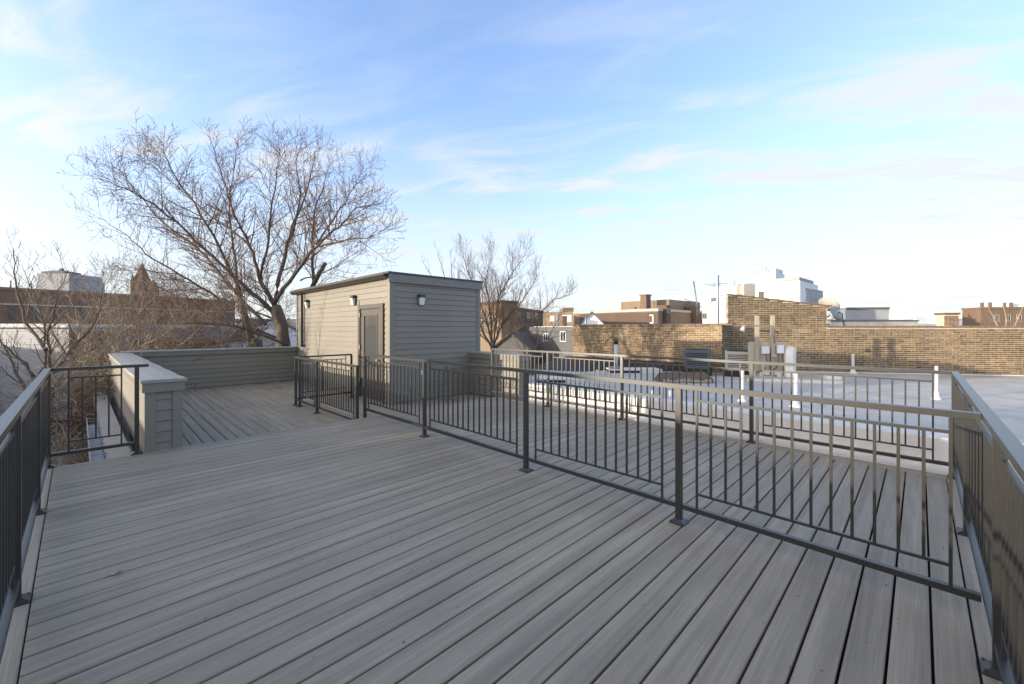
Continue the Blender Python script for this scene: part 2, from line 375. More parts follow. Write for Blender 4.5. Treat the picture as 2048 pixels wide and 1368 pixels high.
# roof slab, fascia, gutter, downspout
BK(MB().box(BX-.07, BX1+.05, BY-.055, BY1+.06, BT, BT+.055), 'roof', 'gutter_brown')
BK(MB().box(BX-.05, BX1+.055, BY-.05, BY-.018, BT-.175, BT+.03), 'fascia', 'fascia')
BK(MB().box(BX-.03, BX+.018, BY-.015, BY1+.05, BT-.10, BT-.002), 'fascia', 'trim')
gp = [(-.16, .03), (-.165, -.02), (-.13, -.085), (-.035, -.085), (-.035, .03), (-.045, .03), (-.045, -.075), (-.125, -.075), (-.153, -.02), (-.15, .03)]
m_ = MB(); nn = len(gp)
m_.add([(BX+a, BY-.03, BT+b) for a, b in gp]+[(BX+a, BY1+.12, BT+b-.02) for a, b in gp], [tuple(range(nn)), tuple(range(nn, 2*nn))[::-1]]+[(i, i+nn, (i+1) % nn+nn, (i+1) % nn) for i in range(nn)])
BK(m_, 'gutter', 'gutter_brown')
DSY = on_x(606, BX-.03)
BK(MB().tube([(BX-.06, DSY, BT-.06), (BX-.055, DSY, BT-.25), (BX-.055, DSY, 1.0), (BX-.05, DSY, .98)], .045, 4, sm=False).box(BX-.10, BX-.003, DSY-.06, DSY+.06, .93, 1.0), 'downspout', 'gutter_brown')
# door
dr = link('door', None, bulk, (-BX, -BY, -LZ))
MB().box(BX-.034, BX+.018, DY0, DY0+.10, LZ+.01, DZ).box(BX-.034, BX+.018, DY1-.10, DY1, LZ+.01, DZ).box(BX-.036, BX+.018, DY0+.10, DY1-.10, DZ-.10, DZ).build('door_frame', 'door_paint', dr)
dl, dh = DY0+.115, DY1-.115; gl0, gl1 = dl+.20, dh-.20; gz0, gz1 = .62, 1.80
MB().box(BX-.008, BX+.018, dl, gl0, LZ+.04, DZ-.11).box(BX-.008, BX+.018, gl1, dh, LZ+.04, DZ-.11).box(BX-.008, BX+.018, gl0, gl1, LZ+.04, gz0).box(BX-.008, BX+.018, gl0, gl1, gz1, DZ-.11) \
    .box(BX-.018, BX-.008, gl0-.03, gl0, gz0-.03, gz1+.03).box(BX-.018, BX-.008, gl1, gl1+.03, gz0-.03, gz1+.03).box(BX-.018, BX-.008, gl0, gl1, gz0-.03, gz0).box(BX-.018, BX-.008, gl0, gl1, gz1, gz1+.03).build('door_leaf', 'door_paint', dr)
bx(BX+.002, BX+.012, gl0, gl1, gz0, gz1).build('glass_pane', 'glass_door', dr)
MB().box(BX-.07, BX-.008, dl+.05, dl+.085, .76, .80).box(BX-.07, BX-.055, dl+.05, dl+.17, .765, .79).build('handle', 'metal_grey', dr)
for zz in (.2, 1.0, 1.78): MB().box(BX-.044, BX-.034, DY1-.13, DY1-.09, zz, zz+.1).build('hinge', 'metal_grey', dr)
MB().box(BX-.06, BX+.02, DY0-.02, DY1+.02, LZ+.002, LZ+.035).build('sill', 'metal_grey', dr)
# wall lights
def wall_light(p, nrm_x):
    w = link('wall_light', None, bulk, (p[0]-BX, p[1]-BY, p[2]-LZ), -math.pi/2 if nrm_x else 0)
    MB().box(-.075, .075, -.10, 0, .05, .125).box(-.06, .06, -.03, 0, -.12, .05).build('housing', 'lamp_black', w)
    MB().add([(-.065, -.105, .05), (.065, -.105, .05), (.065, -.03, .05), (-.065, -.03, .05), (-.055, -.075, -.115), (.055, -.075, -.115), (.055, -.03, -.115), (-.055, -.03, -.115)],
             [(0, 1, 2, 3), (7, 6, 5, 4), (4, 5, 1, 0), (5, 6, 2, 1), (6, 7, 3, 2), (7, 4, 0, 3)]).build('lens', 'lamp_glass', w)
for u, v in ((617, 608), (710, 601)):
    y = on_x(u, BX); d = (BX+y)/SQ; wall_light((BX+.004, y, H-(v-HOR)/F*d), True)
x_ = on_y(841, BY); wall_light((x_, BY+.004, H-(600-HOR)/F*(x_+BY)/SQ), False)
# outlet box and hose tap on the shaded side
for u, v, w, hh, nm, m in ((845, 745, .05, .11, 'outlet_box', 'white_wall'),):
    x_ = on_y(u, BY); z_ = H-(v-HOR)/F*(x_+BY)/SQ; BK(bx(x_-w, x_+w, BY-.035, BY+.005, z_-hh/2, z_+hh/2), nm, m)
x_ = on_y(893, BY); z_ = H-(735-HOR)/F*(x_+BY)/SQ
BK(MB().tube([(x_, BY, z_), (x_, BY-.07, z_), (x_, BY-.09, z_-.05)], .018).tube([(x_-.04, BY-.07, z_+.05), (x_+.04, BY-.07, z_+.05)], .012, 6).tube([(x_, BY-.06, z_), (x_, BY-.06, z_+.05)], .01, 6)
   .tube([(x_+.01, BY-.06, z_-.06+.0), (x_+.015, BY-.05, z_-.2), (x_, BY-.055, z_-.33), (x_+.01, BY-.05, z_-.40)], .013, 6), 'hose_tap', 'metal_grey')
pv = px(915, 548, 11.6)
MB().lathe((0, 0, 0), [(.17, 0), (.15, .03), (.075, .10), (.065, .14), (.06, .40)]).build('vent_pipe', 'pvc', bulk, (pv.x-BX, pv.y-BY, BT+.056-LZ))

# ------------------------------------------------------------------ parapets
def parapet(name, label, p0, p1, top, th, faces, end0=False, end1=False, z0=LZ):
    """wall whose centre line runs p0->p1; siding on listed faces ('L','R'), coping on top, panelled ends"""
    p0 = Vector((*p0, 0)); p1 = Vector((*p1, 0)); Lw = (p1-p0).length; rz = math.atan2(p1.y-p0.y, p1.x-p0.x)
    t = thing(name, label, 'parapet', (p0.x, p0.y, z0), rz)
    hh = top-z0
    bx(.02, Lw-.02, -th/2+.02, th/2-.02, 0, hh-.03).build('wall', 'trim', t)
    e0 = .085 if end0 else 0; e1 = .085 if end1 else 0
    if 'R' in faces: side_wall(t, (e0, -th/2+.02), (Lw-e1, -th/2+.02), .02, hh-.16)
    if 'L' in faces: side_wall(t, (Lw-e1, th/2-.02), (e0, th/2-.02), .02, hh-.16)
    for (flag, xe, sg) in ((end0, 0, -1), (end1, Lw, 1)):
        if not flag: continue
        for y in (-1, 1):
            a, b = sorted((y*th/2+ (.012*y), y*(th/2-.085))); xa, xb = sorted((xe+.012*sg, xe-.085*sg))
            bx(xa, xb, a, b, 0, hh-.145).build('corner_post', 'trim', t)
        if sg < 0: side_wall(t, (.018, th/2-.085), (.018, -th/2+.085), .02, hh-.16)
        else: side_wall(t, (Lw-.018, -th/2+.085), (Lw-.018, th/2-.085), .02, hh-.16)
    oa = .035 if end0 else 0; ob = .035 if end1 else 0
    bx(-oa, Lw+ob, -th/2-.035, th/2+.035, hh-.15, hh-.022).build('fascia_board', 'trim', t)
    # metal cap: slightly crowned sheet with drip edges, a little wavy
    m = MB(); n_ = 24; yy = [-th/2-.055, -th/2-.05, -th/4, th/4, th/2+.05, th/2+.055]; zz = [-.035, -.006, .004, .004, -.006, -.035]
    rnd = random.Random(len(name)+int(Lw*10))
    vv = []
    for i in range(n_+1):
        xx = -oa-.02*bool(end0)+(Lw+oa+ob+.02*bool(end0)+.02*bool(end1))*i/n_
        w1, w2 = rnd.uniform(-.005, .005), rnd.uniform(-.006, .006)
        vv += [(xx, yy[j]+(w2 if j in (0, 5) else 0), hh+zz[j]+(w1 if j in (1, 4) else 0)) for j in range(6)]
    ff = [(i*6+j, (i+1)*6+j, (i+1)*6+j+1, i*6+j+1) for i in range(n_) for j in range(5)]
    ff += [(0, 1, 2, 3, 4, 5), tuple(n_*6+j for j in range(6))[::-1]]
    m.add(vv, ff)
    # underside so that the cap is a closed sheet
    m.build('coping', 'coping', t)
    return t
TH = .33
lc0 = Vector((.525, 6.60)); lc1 = Vector((.525-.030*7.9, 14.50))
parapet('parapet', 'low sided parapet with sunlit outer face left of lower deck', lc0, lc1, .875, TH, 'LR', end0=True)
parapet('parapet', 'long shaded sided parapet at the back between corner and bulkhead', (.30, 14.48), (BX+.05, 14.48), .915, TH, 'LR')
parapet('parapet', 'short sided parapet right of the bulkhead catching the sun', (6.905, 6.52), (6.905, BY+.01), .90, TH, 'LR', end0=True)

# ledge and gutter outside the left parapet
led = thing('eaves_ledge', 'pale roof ledge with strap gutter below the sunlit parapet', 'ledge', (.30, 6.64, -.06), math.pi/2+.030)
bx(0, 7.6, .055, .26, -.25, 0.02).build('ledge', 'coping', led)
m_ = MB()
for (a, b, c, d) in ((.262, .272, -.14, .0), (.272, .40, -.14, -.13), (.40, .41, -.14, .01)): m_.box(0, 3.6, a, b, c, d)
m_.build('gutter', 'metal_grey', led)
for i in range(11): bx(.2+i*.33, .215+i*.33, .262, .405, .002, .008).build('strap', 'coping', led)

# ================================================================== railings
HB, RAILH, PW = .0075, 1.07, .021
def railing(name, label, p0, p1, posts, z0=0, over0=0, over1=0, skip=(), last_open=False, base=True, top=RAILH, drop=False, open0=None):
    p0 = Vector((*p0, 0)); p1 = Vector((*p1, 0)); Lw = (p1-p0).length; rz = math.atan2(p1.y-p0.y, p1.x-p0.x)
    t = thing(name, label, 'railing', (p0.x, p0.y, z0), rz, 'black metal deck railings')
    bx(-over0, Lw+over1, -.024, .024, top-.034, top).build('top_rail', 'bronze', t)
    bx(0, Lw, -.018, .018, .115, .150).build('bottom_rail', 'bronze', t)
    pm = bx(-PW, PW, -PW, PW, .006, top-.036).mesh('post', 'bronze')
    bm_ = MB().add([(-.055, -.055, 0), (.055, -.055, 0), (.055, .055, 0), (-.055, .055, 0), (-.055, -.055, .009), (.055, -.055, .009), (.055, .055, .009), (-.055, .055, .009),
                    (-.026, -.026, .03), (.026, -.026, .03), (.026, .026, .03), (-.026, .026, .03)],
                   [(3, 2, 1, 0), (0, 1, 5, 4), (1, 2, 6, 5), (2, 3, 7, 6), (3, 0, 4, 7), (4, 5, 9, 8), (5, 6, 10, 9), (6, 7, 11, 10), (7, 4, 8, 11), (8, 9, 10, 11)])
    for sx in (-1, 1):
        for sy in (-1, 1): bm_.box(sx*.043-.006, sx*.043+.006, sy*.043-.006, sy*.043+.006, .009, .02)
    bm_ = bm_.mesh('base_plate', 'bronze')
    tall = bx(-HB, HB, -HB, HB, .149, top-.033).mesh('baluster', 'bronze')
    short = bx(-HB, HB, -HB, HB, .262, .949).mesh('baluster', 'bronze')
    pts = sorted(posts)
    for s in pts:
        if drop and s == pts[-1]:
            bx(-PW, PW, -PW, PW, LZ+.006, top-.036).build('post', 'bronze', t, (s, 0, 0)); continue
        q = link('post', pm, t, (s, 0, 0))
        if base: link('base_plate', bm_, q, (0, 0, 0))
    if open0 is not None: pts = [open0]+pts
    for i, (a, b) in enumerate(zip(pts[:-1], pts[1:])):
        if i in skip: continue
        A, B = a+.135, b-.135
        if B-A < .12:
            continue
        link('baluster', tall, t, (A, 0, 0)); link('baluster', tall, t, (B, 0, 0))
        bx(A+HB, B-HB, -.0085, .0085, .947, .964).build('upper_bar', 'bronze', t)
        bx(A+HB, B-HB, -.0085, .0085, .247, .264).build('lower_bar', 'bronze', t)
        n_ = max(1, round((B-A)/.1015))
        for k in range(1, n_): link('baluster', short, t, (A+(B-A)*k/n_, 0, 0))
    return t
YR = -.245
XM, XF = 3.15, 6.02
yp = [on_x(u, XM) for u in (1358, 1052, 849)]
railing('railing', 'long black railing crossing the middle of the deck', (XM, YR+.026), (XM, 6.71), [p-YR-.026 for p in yp]+[6.70-YR-.026], over0=-.001, drop=True, open0=-.03)
yf = [on_x(u, XF) for u in (1503, 1244, 1096)]
far = railing('railing', 'far black railing along the white roof edge', (XF, YR+.026), (XF, 6.63), [p-YR-.026 for p in yf]+[6.63-YR-.026], open0=-.01)
bx(6.875, 7.0, -.009, .009, .945, .963).build('upper_bar', 'bronze', far)
railing('railing', 'sunlit railing at the right deck edge running away', (-.35, YR), (XF+.03, YR), [.1, 1.45, 3.10, 4.80, 6.37], over1=-.002)
lr0, lr1 = Vector((left_in(-.22)-.075, -.22)), Vector((-.428, 6.64))
railing('railing', 'dark backlit railing along the left deck edge', lr0, lr1, [.05, .5, 2.1, (Vector((-.335, 3.49))-lr0).length, (Vector((-.376, 5.05))-lr0).length, (lr1-lr0).length-.005])
railing('railing', 'short dark railing between left corner and parapet', (-.405, 6.642), (.283, 6.625), [.683], over1=.10)
# fill the short railing: two frame bars, sub bars and slim balusters
t = [o for o in C.objects if o.get('label') == 'short dark railing between left corner and parapet'][0]
tall = bx(-HB, HB, -HB, HB, .149, RAILH-.033).mesh('baluster', 'bronze'); short = bx(-HB, HB, -HB, HB, .262, .949).mesh('baluster', 'bronze')
for s in (.13, .55): link('baluster', tall, t, (s, 0, 0))
for s in (.235, .34, .445): link('baluster', short, t, (s, 0, 0))
bx(.13+HB, .55-HB, -.0085, .0085, .947, .964).build('upper_bar', 'bronze', t); bx(.13+HB, .55-HB, -.0085, .0085, .247, .264).build('lower_bar', 'bronze', t)
LX = 2.99
railing('railing', 'lower railing on the step-down deck before the bulkhead', (LX+.02, 6.66), (LX, 9.76), [.03, 1.83, 2.82, 3.07], LZ)
railing('railing', 'small railing turning towards the bulkhead door', (LX+.03, 9.80), (4.30, 9.86), [1.27], LZ)
t = [o for o in C.objects if o.get('label') == 'small railing turning towards the bulkhead door'][0]
for s in (.13, 1.13): link('baluster', tall, t, (s, 0, 0))
for k in range(1, 9): link('baluster', short, t, (.13+k*.111, 0, 0))
bx(.13+HB, 1.13-HB, -.0085, .0085, .947, .964).build('upper_bar', 'bronze', t); bx(.13+HB, 1.13-HB, -.0085, .0085, .247, .264).build('lower_bar', 'bronze', t)

# ================================================================== white flat roof next door
RZ = -.45
S = (H-RZ)/1.57                          # depth scale that goes with the roof level
rb = thing('flat_roofed_building', 'neighbouring building with white coated flat roof beyond the railing', 'building', (12, 0, GZ))
def RB(mb, name, m): return mb.build(name, m, rb, (-12, 0, -GZ))
poly = [(6.16, -16), (31, -16), (31, 2), (24, 15.6), (13.9, 13.0), (7.25, 6.35), (6.16, 6.1)]
RB(MB().prism(poly, GZ, RZ-.02), 'wall', 'grey_wall')
RB(MB().prism([(p[0]+(.002 if p[0] > 8 else 0), p[1]) for p in poly], RZ-.019, RZ), 'roof_membrane', 'membrane')
poly2 = [(-2, -16), (6.158, -16), (6.158, -.36), (-2, -.36)]
RB(MB().prism(poly2, RZ-.3, RZ), 'roof_membrane', 'membrane')
# white curb beside the deck: a rounded, hand-coated upstand
m_ = MB(); n_ = 60; rnd = random.Random(3); vv = []
for i in range(n_+1):
    y = -9+(5.85+9)*i/n_; w = rnd.uniform(-.006, .006)
    vv += [(6.17, y, -.06), (6.175+w*.3, y, .012+w*.3), (6.285, y, .02), (6.30, y, .03), (6.312, y, .322), (6.322, y, .335+w*.3), (6.53, y, .345+w*.3), (6.545, y, .33), (6.56, y, RZ+.001)]
k = 9
ff = [(i*k+j, i*k+j+1, (i+1)*k+j+1, (i+1)*k+j) for i in range(n_) for j in range(k-1)]+[tuple(range(k)), tuple(n_*k+j for j in range(k))[::-1]]
RB(m_.add(vv, ff), 'parapet_curb', 'white_coating')
# dark asphalt skirt at the foot of the brick wing
m_ = MB()
near = [floor_px(u, v, RZ) for u, v in ((1050, 738), (1110, 741), (1165, 744), (1222, 740), (1300, 742), (1380, 744))]
farp = [Vector((15.44*S, on_x(u, 15.44*S), RZ+.34)) for u in (1135, 1160, 1200, 1260, 1320, 1400)]
vv = [p+Vector((0, 0, .006)) for p in near]+farp+[Vector((p.x, p.y, RZ+.002)) for p in farp]
m_.add(vv, [(i, i+1, i+7, i+6) for i in range(5)]+[(i+6, i+7, i+13, i+12) for i in range(5)])
RB(m_, 'asphalt_skirt', 'tar')
# roof seams: lapped strips of membrane, a few mm proud
for i, (a, b) in enumerate((((7.0, -3), (21.5, -6.5)), ((7.2, 2.2), (21.0, 1.2)), ((8.8, 4.9), (18, 4.2)), ((9.5, -9), (10.6, 6)), ((13.6, -9), (14.4, 4)))):
    a = Vector((*a, 0)); b = Vector((*b, 0)); d_ = (b-a).normalized(); q = Vector((-d_.y, d_.x, 0))*.09
    RB(MB().prism([(a+q).xy, (a-q).xy, (b-q).xy, (b+q).xy][::1], RZ+.001, RZ+.0065+.001*i), 'seam_strip', 'membrane')

def pipe(u, vt, vb, r, label, z=RZ, lean=0, flare=True):
    p = floor_px(u, vb, z); d = (p.x+p.y)/SQ; zt = H-(vt-HOR)/F*d
    r *= .66
    t = thing('vent_pipe', label, 'pipe', p, 0, 'white vent pipes on the flat roof')
    hh = zt-z
    MB().tube([(0, 0, .05), (lean*.3, 0, hh*.4), (lean, 0, hh)], [r*1.25, r*1.05, r], 14).build('pipe', 'pvc', t)
    if flare: MB().lathe((0, 0, 0), [(r*3.3, .001), (r*2.9, .02), (r*1.9, .07), (r*1.4, .15), (r*1.27, .22)], 16).build('flashing', 'white_coating', t)
    return t
pipe(1485, 741, 803, .062, 'shaded white vent pipe in front of the tan condenser')
pipe(1592, 747, 814, .07, 'shaded white vent pipe before the electrical stand')
pipe(1706, 708, 747, .085, 'white vent pipe standing against the shadowed brick wall')
pipe(1873, 732, 799, .055, 'sunlit white vent pipe by the far railing corner')
pipe(1306, 781, 822, .055, 'left of two stubby white pipes behind the roof curb', flare=False)
pipe(1341, 781, 823, .06, 'right of two stubby white pipes behind the roof curb', flare=False)
pipe(1196, 739, 782, .045, 'slim leaning white pipe behind the left railing post', lean=-.06, flare=False)

# ================================================================== brick walls
BL, BHt, JT = .203*S, .054*S, .0137*S
BRICK_CACHE = {}
def brick_mesh(l, m):
    key = (round(l, 3), m)
    if key not in BRICK_CACHE: BRICK_CACHE[key] = bx(0, l, -.004, .03, 0, BHt).mesh('brick', m)
    return BRICK_CACHE[key]
def brick_face(parent, L, ztop, m='brick', single=None, seed=1, z0=0.0):
    """bricks on the plane y=0 of the parent (outwards -y), running 0..L; ztop(s) gives wall height; single(s,z) ranks bricks built one by one"""
    rnd = random.Random(seed); pieces = []; row = 0; z = z0
    while True:
        any_ = False; s = -rnd.choice((0, .5))*BL+rnd.uniform(-.01, .01); header = row % 6 == 2
        while s < L:
            l = (BL-JT)/2 if header else BL
            if not header and rnd.random() < .06: l = (BL-JT)/2
            a, b = max(s, 0), min(s+l, L)
            if b-a > .04 and z+BHt < ztop((a+b)/2): pieces.append((a, b, z+rnd.uniform(-.0015, .0015), rnd.uniform(0, .003))); any_ = True
            elif z < ztop((a+b)/2): any_ = True
            s += l+JT+rnd.uniform(-.002, .002)
        row += 1; z += BHt+JT
        if not any_ or z > 6: break
    if single:
        pieces.sort(key=lambda q: single(q[0], q[2])); ones, rest = pieces[:300], pieces[300:]
        for (a, b, z, o) in ones: 
            q = link('brick', brick_mesh(round(b-a, 2) if b-a < BL-.005 else BL, m), parent, (a, -o, z))
    else: rest = pieces
    mb = MB()
    for (a, b, z, o) in rest: mb.box(a, b, -.004-o, .03, z, z+BHt)
    mb.build('brickwork', m, parent)['kind'] = 'stuff'
def coping_tiles(parent, s0, s1, z0, slope=0, step=.42, w=.34):
    s = s0; i = 0
    tile = MB().add([(0, -.06, -.012), (step-.01, -.06, -.012), (step-.01, -.05, .035), (0, -.05, .035), (0, w*.5, .065), (step-.01, w*.5, .065), (0, w, .03), (step-.01, w, .03), (0, w, -.012), (step-.01, w, -.012)],
                    [(0, 1, 2, 3), (3, 2, 5, 4), (4, 5, 7, 6), (6, 7, 9, 8), (0, 8, 9, 1), (0, 3, 4, 6, 8), (1, 9, 7, 5, 2)]).box(step-.05, step+.02, -.07, w+.01, -.015, .06).mesh('coping_tile', 'clay')
    while s < s1-.1:
        o = link('coping_tile', tile, parent, (s, 0, z0+slope*(s-s0))); o.rotation_euler = (0, -math.atan(slope)+random.uniform(-.012, .012), 0); s += step*1.003
# right wall: its own street grid, turned against the deck
rdir = Vector((.559, -.827, 0)); RRZ = math.atan2(rdir.y, rdir.x)
w0 = px(1456, 657, 15.2*S); w0.z = RZ
LR, U1 = 11.2*S, 3.28*S
bb = thing('brick_building', 'tan brick building with stepped parapet wall behind the flat roof', 'building', w0, RRZ)
Z1, Z2, Z3 = 1.60*S, 2.36*S, 2.82*S
def ztop_r(s): return (Z3-(s/U1)*(Z3-Z2)) if s < U1 else Z1
mb = MB()
mb.add([(0, .002, 0), (LR, .002, 0), (LR, .002, Z1), (U1, .002, Z1), (U1, .002, Z2), (0, .002, Z3), (0, .30, 0), (LR, .30, 0), (LR, .30, Z1), (U1, .30, Z1), (U1, .30, Z2), (0, .30, Z3)],
       [(0, 1, 2, 3, 4, 5), (11, 10, 9, 8, 7, 6), (5, 4, 10, 11), (4, 3, 9, 10), (3, 2, 8, 9), (0, 5, 11, 6), (1, 7, 8, 2)])
mb.build('wall', 'mortar', bb)
MB().box(0, LR, .302, 9, GZ, 1.2).build('building_body', 'grey_wall', bb)
brick_face(bb, LR, ztop_r, single=lambda s, z: -s if s < 9.9*S else 0, seed=4)
coping_tiles(bb, U1+.02, LR, Z1+.015, 0, .52); coping_tiles(bb, 0.02, U1, Z3+.015, -(Z3-Z2)/U1, .52)
# brick end of the taller part
eb = link('wall_end', None, bb, (U1, .012, Z1+.08), math.pi/2); brick_face(eb, .28, lambda s: (Z2-Z1)*.82, seed=9)
ch = link('chimney', None, bb, (0, 0, 0))
cs = (px(1890, 650, 13.9*S)-w0).dot(rdir); ce = (px(1925, 650, 13.7*S)-w0).dot(rdir)
bx(cs+.012, ce-.012, .003, .45, Z1, Z1+.56).build('chimney_core', 'mortar', ch)
cf = link('chimney_face', None, bb, (cs, -.001, Z1+.08)); brick_face(cf, ce-cs, lambda s: .47, 'brick_red', seed=12)
bx(cs-.03, ce+.03, -.05, .5, Z1+.55, Z1+.63).build('chimney_cap', 'brick_red', ch)
bx(0, LR, -.05, -.0135, -.002, .035).build('base_flashing', 'white_coating', bb)
# left brick wing: square with the deck
WX = 15.48*S; wy0 = 4.96*S; wy1 = on_x(1145, WX); LWl = wy1-wy0; WT = 1.69*S
bw = thing('brick_wing', 'lower brick wing with tree shadows on its sunlit wall', 'building', (WX, wy1, RZ), -math.pi/2)
bx(0, LWl-.004, .002, .30, 0, WT+.01).build('wall', 'mortar', bw)
bx(.02, LWl-.305, .302, 6.5, GZ, 1.7).build('building_body', 'grey_wall', bw)
brick_face(bw, LWl, lambda s: WT, 'brick_yellow', seed=21)
rw = link('return_wall', None, bw, (LWl-.006, .0, 0), math.pi/2)
bx(.004, 2.6, .003, .25, 0, WT+.01).build('return_core', 'mortar', rw); brick_face(rw, 2.6, lambda s: WT, seed=22)
coping_tiles(bw, .02, LWl, WT+.02, 0, .53)

# ------------------------------------------------------------------ roof equipment
def condenser(u0, u1, vt, vb, d, label, m, badge):
    a = px(u0, vb, d); b = px(u1, vb, d); w = (b-a).length*.80; z0 = a.z; hh = H-(vt-HOR)/F*d-z0
    c = (a+b)/2
    t = thing('air_conditioner', label, 'air conditioner', (c.x, c.y, z0), R(-72), 'condensers on the flat roof')
    hw = w/2
    MB().box(-hw+.03, hw-.03, -hw+.03, hw-.03, .03, hh-.05).build('coil', 'fin_dark', t)
    m_ = MB()
    for sx in (-1, 1):
        for sy in (-1, 1): m_.box(*sorted((sx*hw, sx*(hw-.09))), *sorted((sy*hw, sy*(hw-.09))), .0, hh-.02)
    m_.box(-hw, hw, -hw, hw, 0, .07); m_.build('frame', m, t)
    MB().lathe((0, 0, hh-.03), [(hw*.92, -.03), (hw*.92, .015), (hw*.8, .03), (hw*.5, .045), (hw*.2, .05)], 24).build('fan_guard', 'fin_dark', t)
    MB().box(-hw-.005, hw+.005, -hw-.005, hw+.005, hh-.12, hh-.025).build('top_cover', m, t)
    n_ = 9
    for i in range(n_):
        z = .09+(hh-.24)*i/(n_-1)
        MB().box(-hw+.088, hw-.088, -hw-.004, -hw+.02, z, z+.035).box(-hw-.004, -hw+.02, -hw+.088, hw-.088, z, z+.035).box(hw-.02, hw+.004, -hw+.088, hw-.088, z, z+.035).build('louvre', m, t)
    bx(-hw-.012, -hw-.004, -.10, .13, hh*.66, hh*.66+.075).build('badge', badge, t)
    MB().box(-hw-.06, hw+.06, -hw-.06, -hw+.10, -(z0-RZ), -.002).box(-hw-.06, hw+.06, hw-.10, hw+.06, -(z0-RZ), -.002).build('support', 'tar', t)
    return t
condenser(1366, 1424, 698, 735, 14.0*S, 'dark blue-grey air conditioner with red badge before brick wing', 'ac_dark', 'badge_red')
condenser(1447, 1512, 701, 739, 13.6*S, 'tan air conditioner with pale badge beside the electrical stand', 'ac_tan', 'badge_cream')

d_ = 12.5*S; e0 = floor_px(1545, 760, RZ)
es = thing('electrical_stand', 'wooden electrical stand with two posts, meters and cables', 'electrical stand', e0, R(-58))
# local frame: x to the right along the stand, -y to the viewer
def lu(u): return (u-1545)/F*d_*1.0
def lz(v): return H-(v-HOR)/F*d_-RZ
for u, vt in ((1517, 631), (1545, 631)): bx(lu(u)-.065, lu(u)+.065, -.05, .04, 0, lz(vt)).build('post', 'wood', es)
bx(lu(1502), lu(1572), .042, .07, .30, lz(684)).build('backboard', 'plywood', es)
for u0, u1, v0, v1 in ((1525, 1538, 693, 707), (1552, 1564, 690, 706)):
    bq = bx(lu(u0), lu(u1), -.09, .04, lz(v1), lz(v0)).build('meter_box', 'white_wall', es)
MB().lathe((0, 0, 0), [(.03, -.02), (.085, -.01), (.09, .06), (.05, .09)], 12).build('meter_dial', 'stone', es, (lu(1546), -.10, lz(713)))
for q in (((1531, 707), (1534, 722), (1530, 738), (1512, 746)), ((1555, 706), (1555, 722), (1550, 735), (1538, 744)), ((1561, 706), (1562, 725), (1562, 750)), ((1540, 706), (1540, 748))):
    MB().tube([(lu(u), -.06-.02*i, lz(v)) for i, (u, v) in enumerate(q)], .016, 6).build('cable', 'cable', es)
MB().tube([(lu(1545)+.03, -.06, lz(686)), (lu(1545)+.03, -.06, lz(660)), (lu(1543), -.06, lz(652)), (lu(1500), -.06, lz(651)), (lu(1492), -.10, lz(652))], .022, 6).build('conduit', 'metal_grey', es)
MB().tube([(lu(1492), -.10, lz(652)), (lu(1488), -.16, lz(661))], [.04, .09], 10).build('flood_lamp', 'pvc', es)
MB().box(lu(1495), lu(1648), -.55, .35, 0, .13).build('platform', 'plywood', es)
MB().box(lu(1490), lu(1650), -.66, -.552, 0, .10).box(lu(1625), lu(1650), -.55, -.2, .132, .26).build('platform_curb', 'white_coating', es)
MB().box(lu(1505), lu(1570), -.02, .038, .13, .30).build('sill_board', 'white_coating', es)
for i in range(6): bx(lu(1526)+i*.09, lu(1526)+i*.09+.03, -.05, -.021, .15, .2).build('slot', 'cable', es)
wv = px(1579, 746, 12.3*S)
wv.z = RZ+.14
wt = thing('wrapped_vent', 'white sheet-wrapped vent standing on the electrical platform', 'vent', wv, 0)
rnd = random.Random(5); prof = []; nst = 16; hh = H-(697-HOR)/F*12.3*S-wv.z
vv = []
for i in range(9):
    z = hh*i/8; r0 = .20-.02*i/8
    for j in range(nst):
        w = 2*math.pi*j/nst; r = r0*(1+.13*math.sin(5*w+i*.15)+rnd.uniform(-.03, .03)); vv.append((r*math.cos(w)+(.0 if i < 7 else .05*(i-6)), r*math.sin(w), z))
MB().add(vv, [(i*nst+j, i*nst+(j+1) % nst, (i+1)*nst+(j+1) % nst, (i+1)*nst+j) for i in range(8) for j in range(nst)]+[tuple(8*nst+j for j in range(nst)), tuple(range(nst))[::-1]]).build('wrap', 'white_coating', wt)
MB().lathe((.11, 0, hh-.04), [(.05, -.08), (.17, -.05), (.19, .03), (.13, .10), (.03, .12)], 9).build('hood', 'white_coating', wt)

fp = px(1232, 735, 14.6*S); fp.z = RZ
fl_ = thing('flue', 'metal chimney flue with dark cap before the brick wing', 'flue', fp)
MB().box(-.17, .17, -.17, .17, 0, .28).build('base', 'metal_grey', fl_)
MB().tube([(0, 0, .28), (0, 0, 1.25)], .09, 12).build('pipe', 'pvc', fl_)
MB().tube([(0, 0, 1.25), (0, 0, 1.42)], [.10, .11], 12).lathe((0, 0, 1.44), [(.17, 0), (.16, .02), (.03, .08)], 12).build('cap', 'tar', fl_)

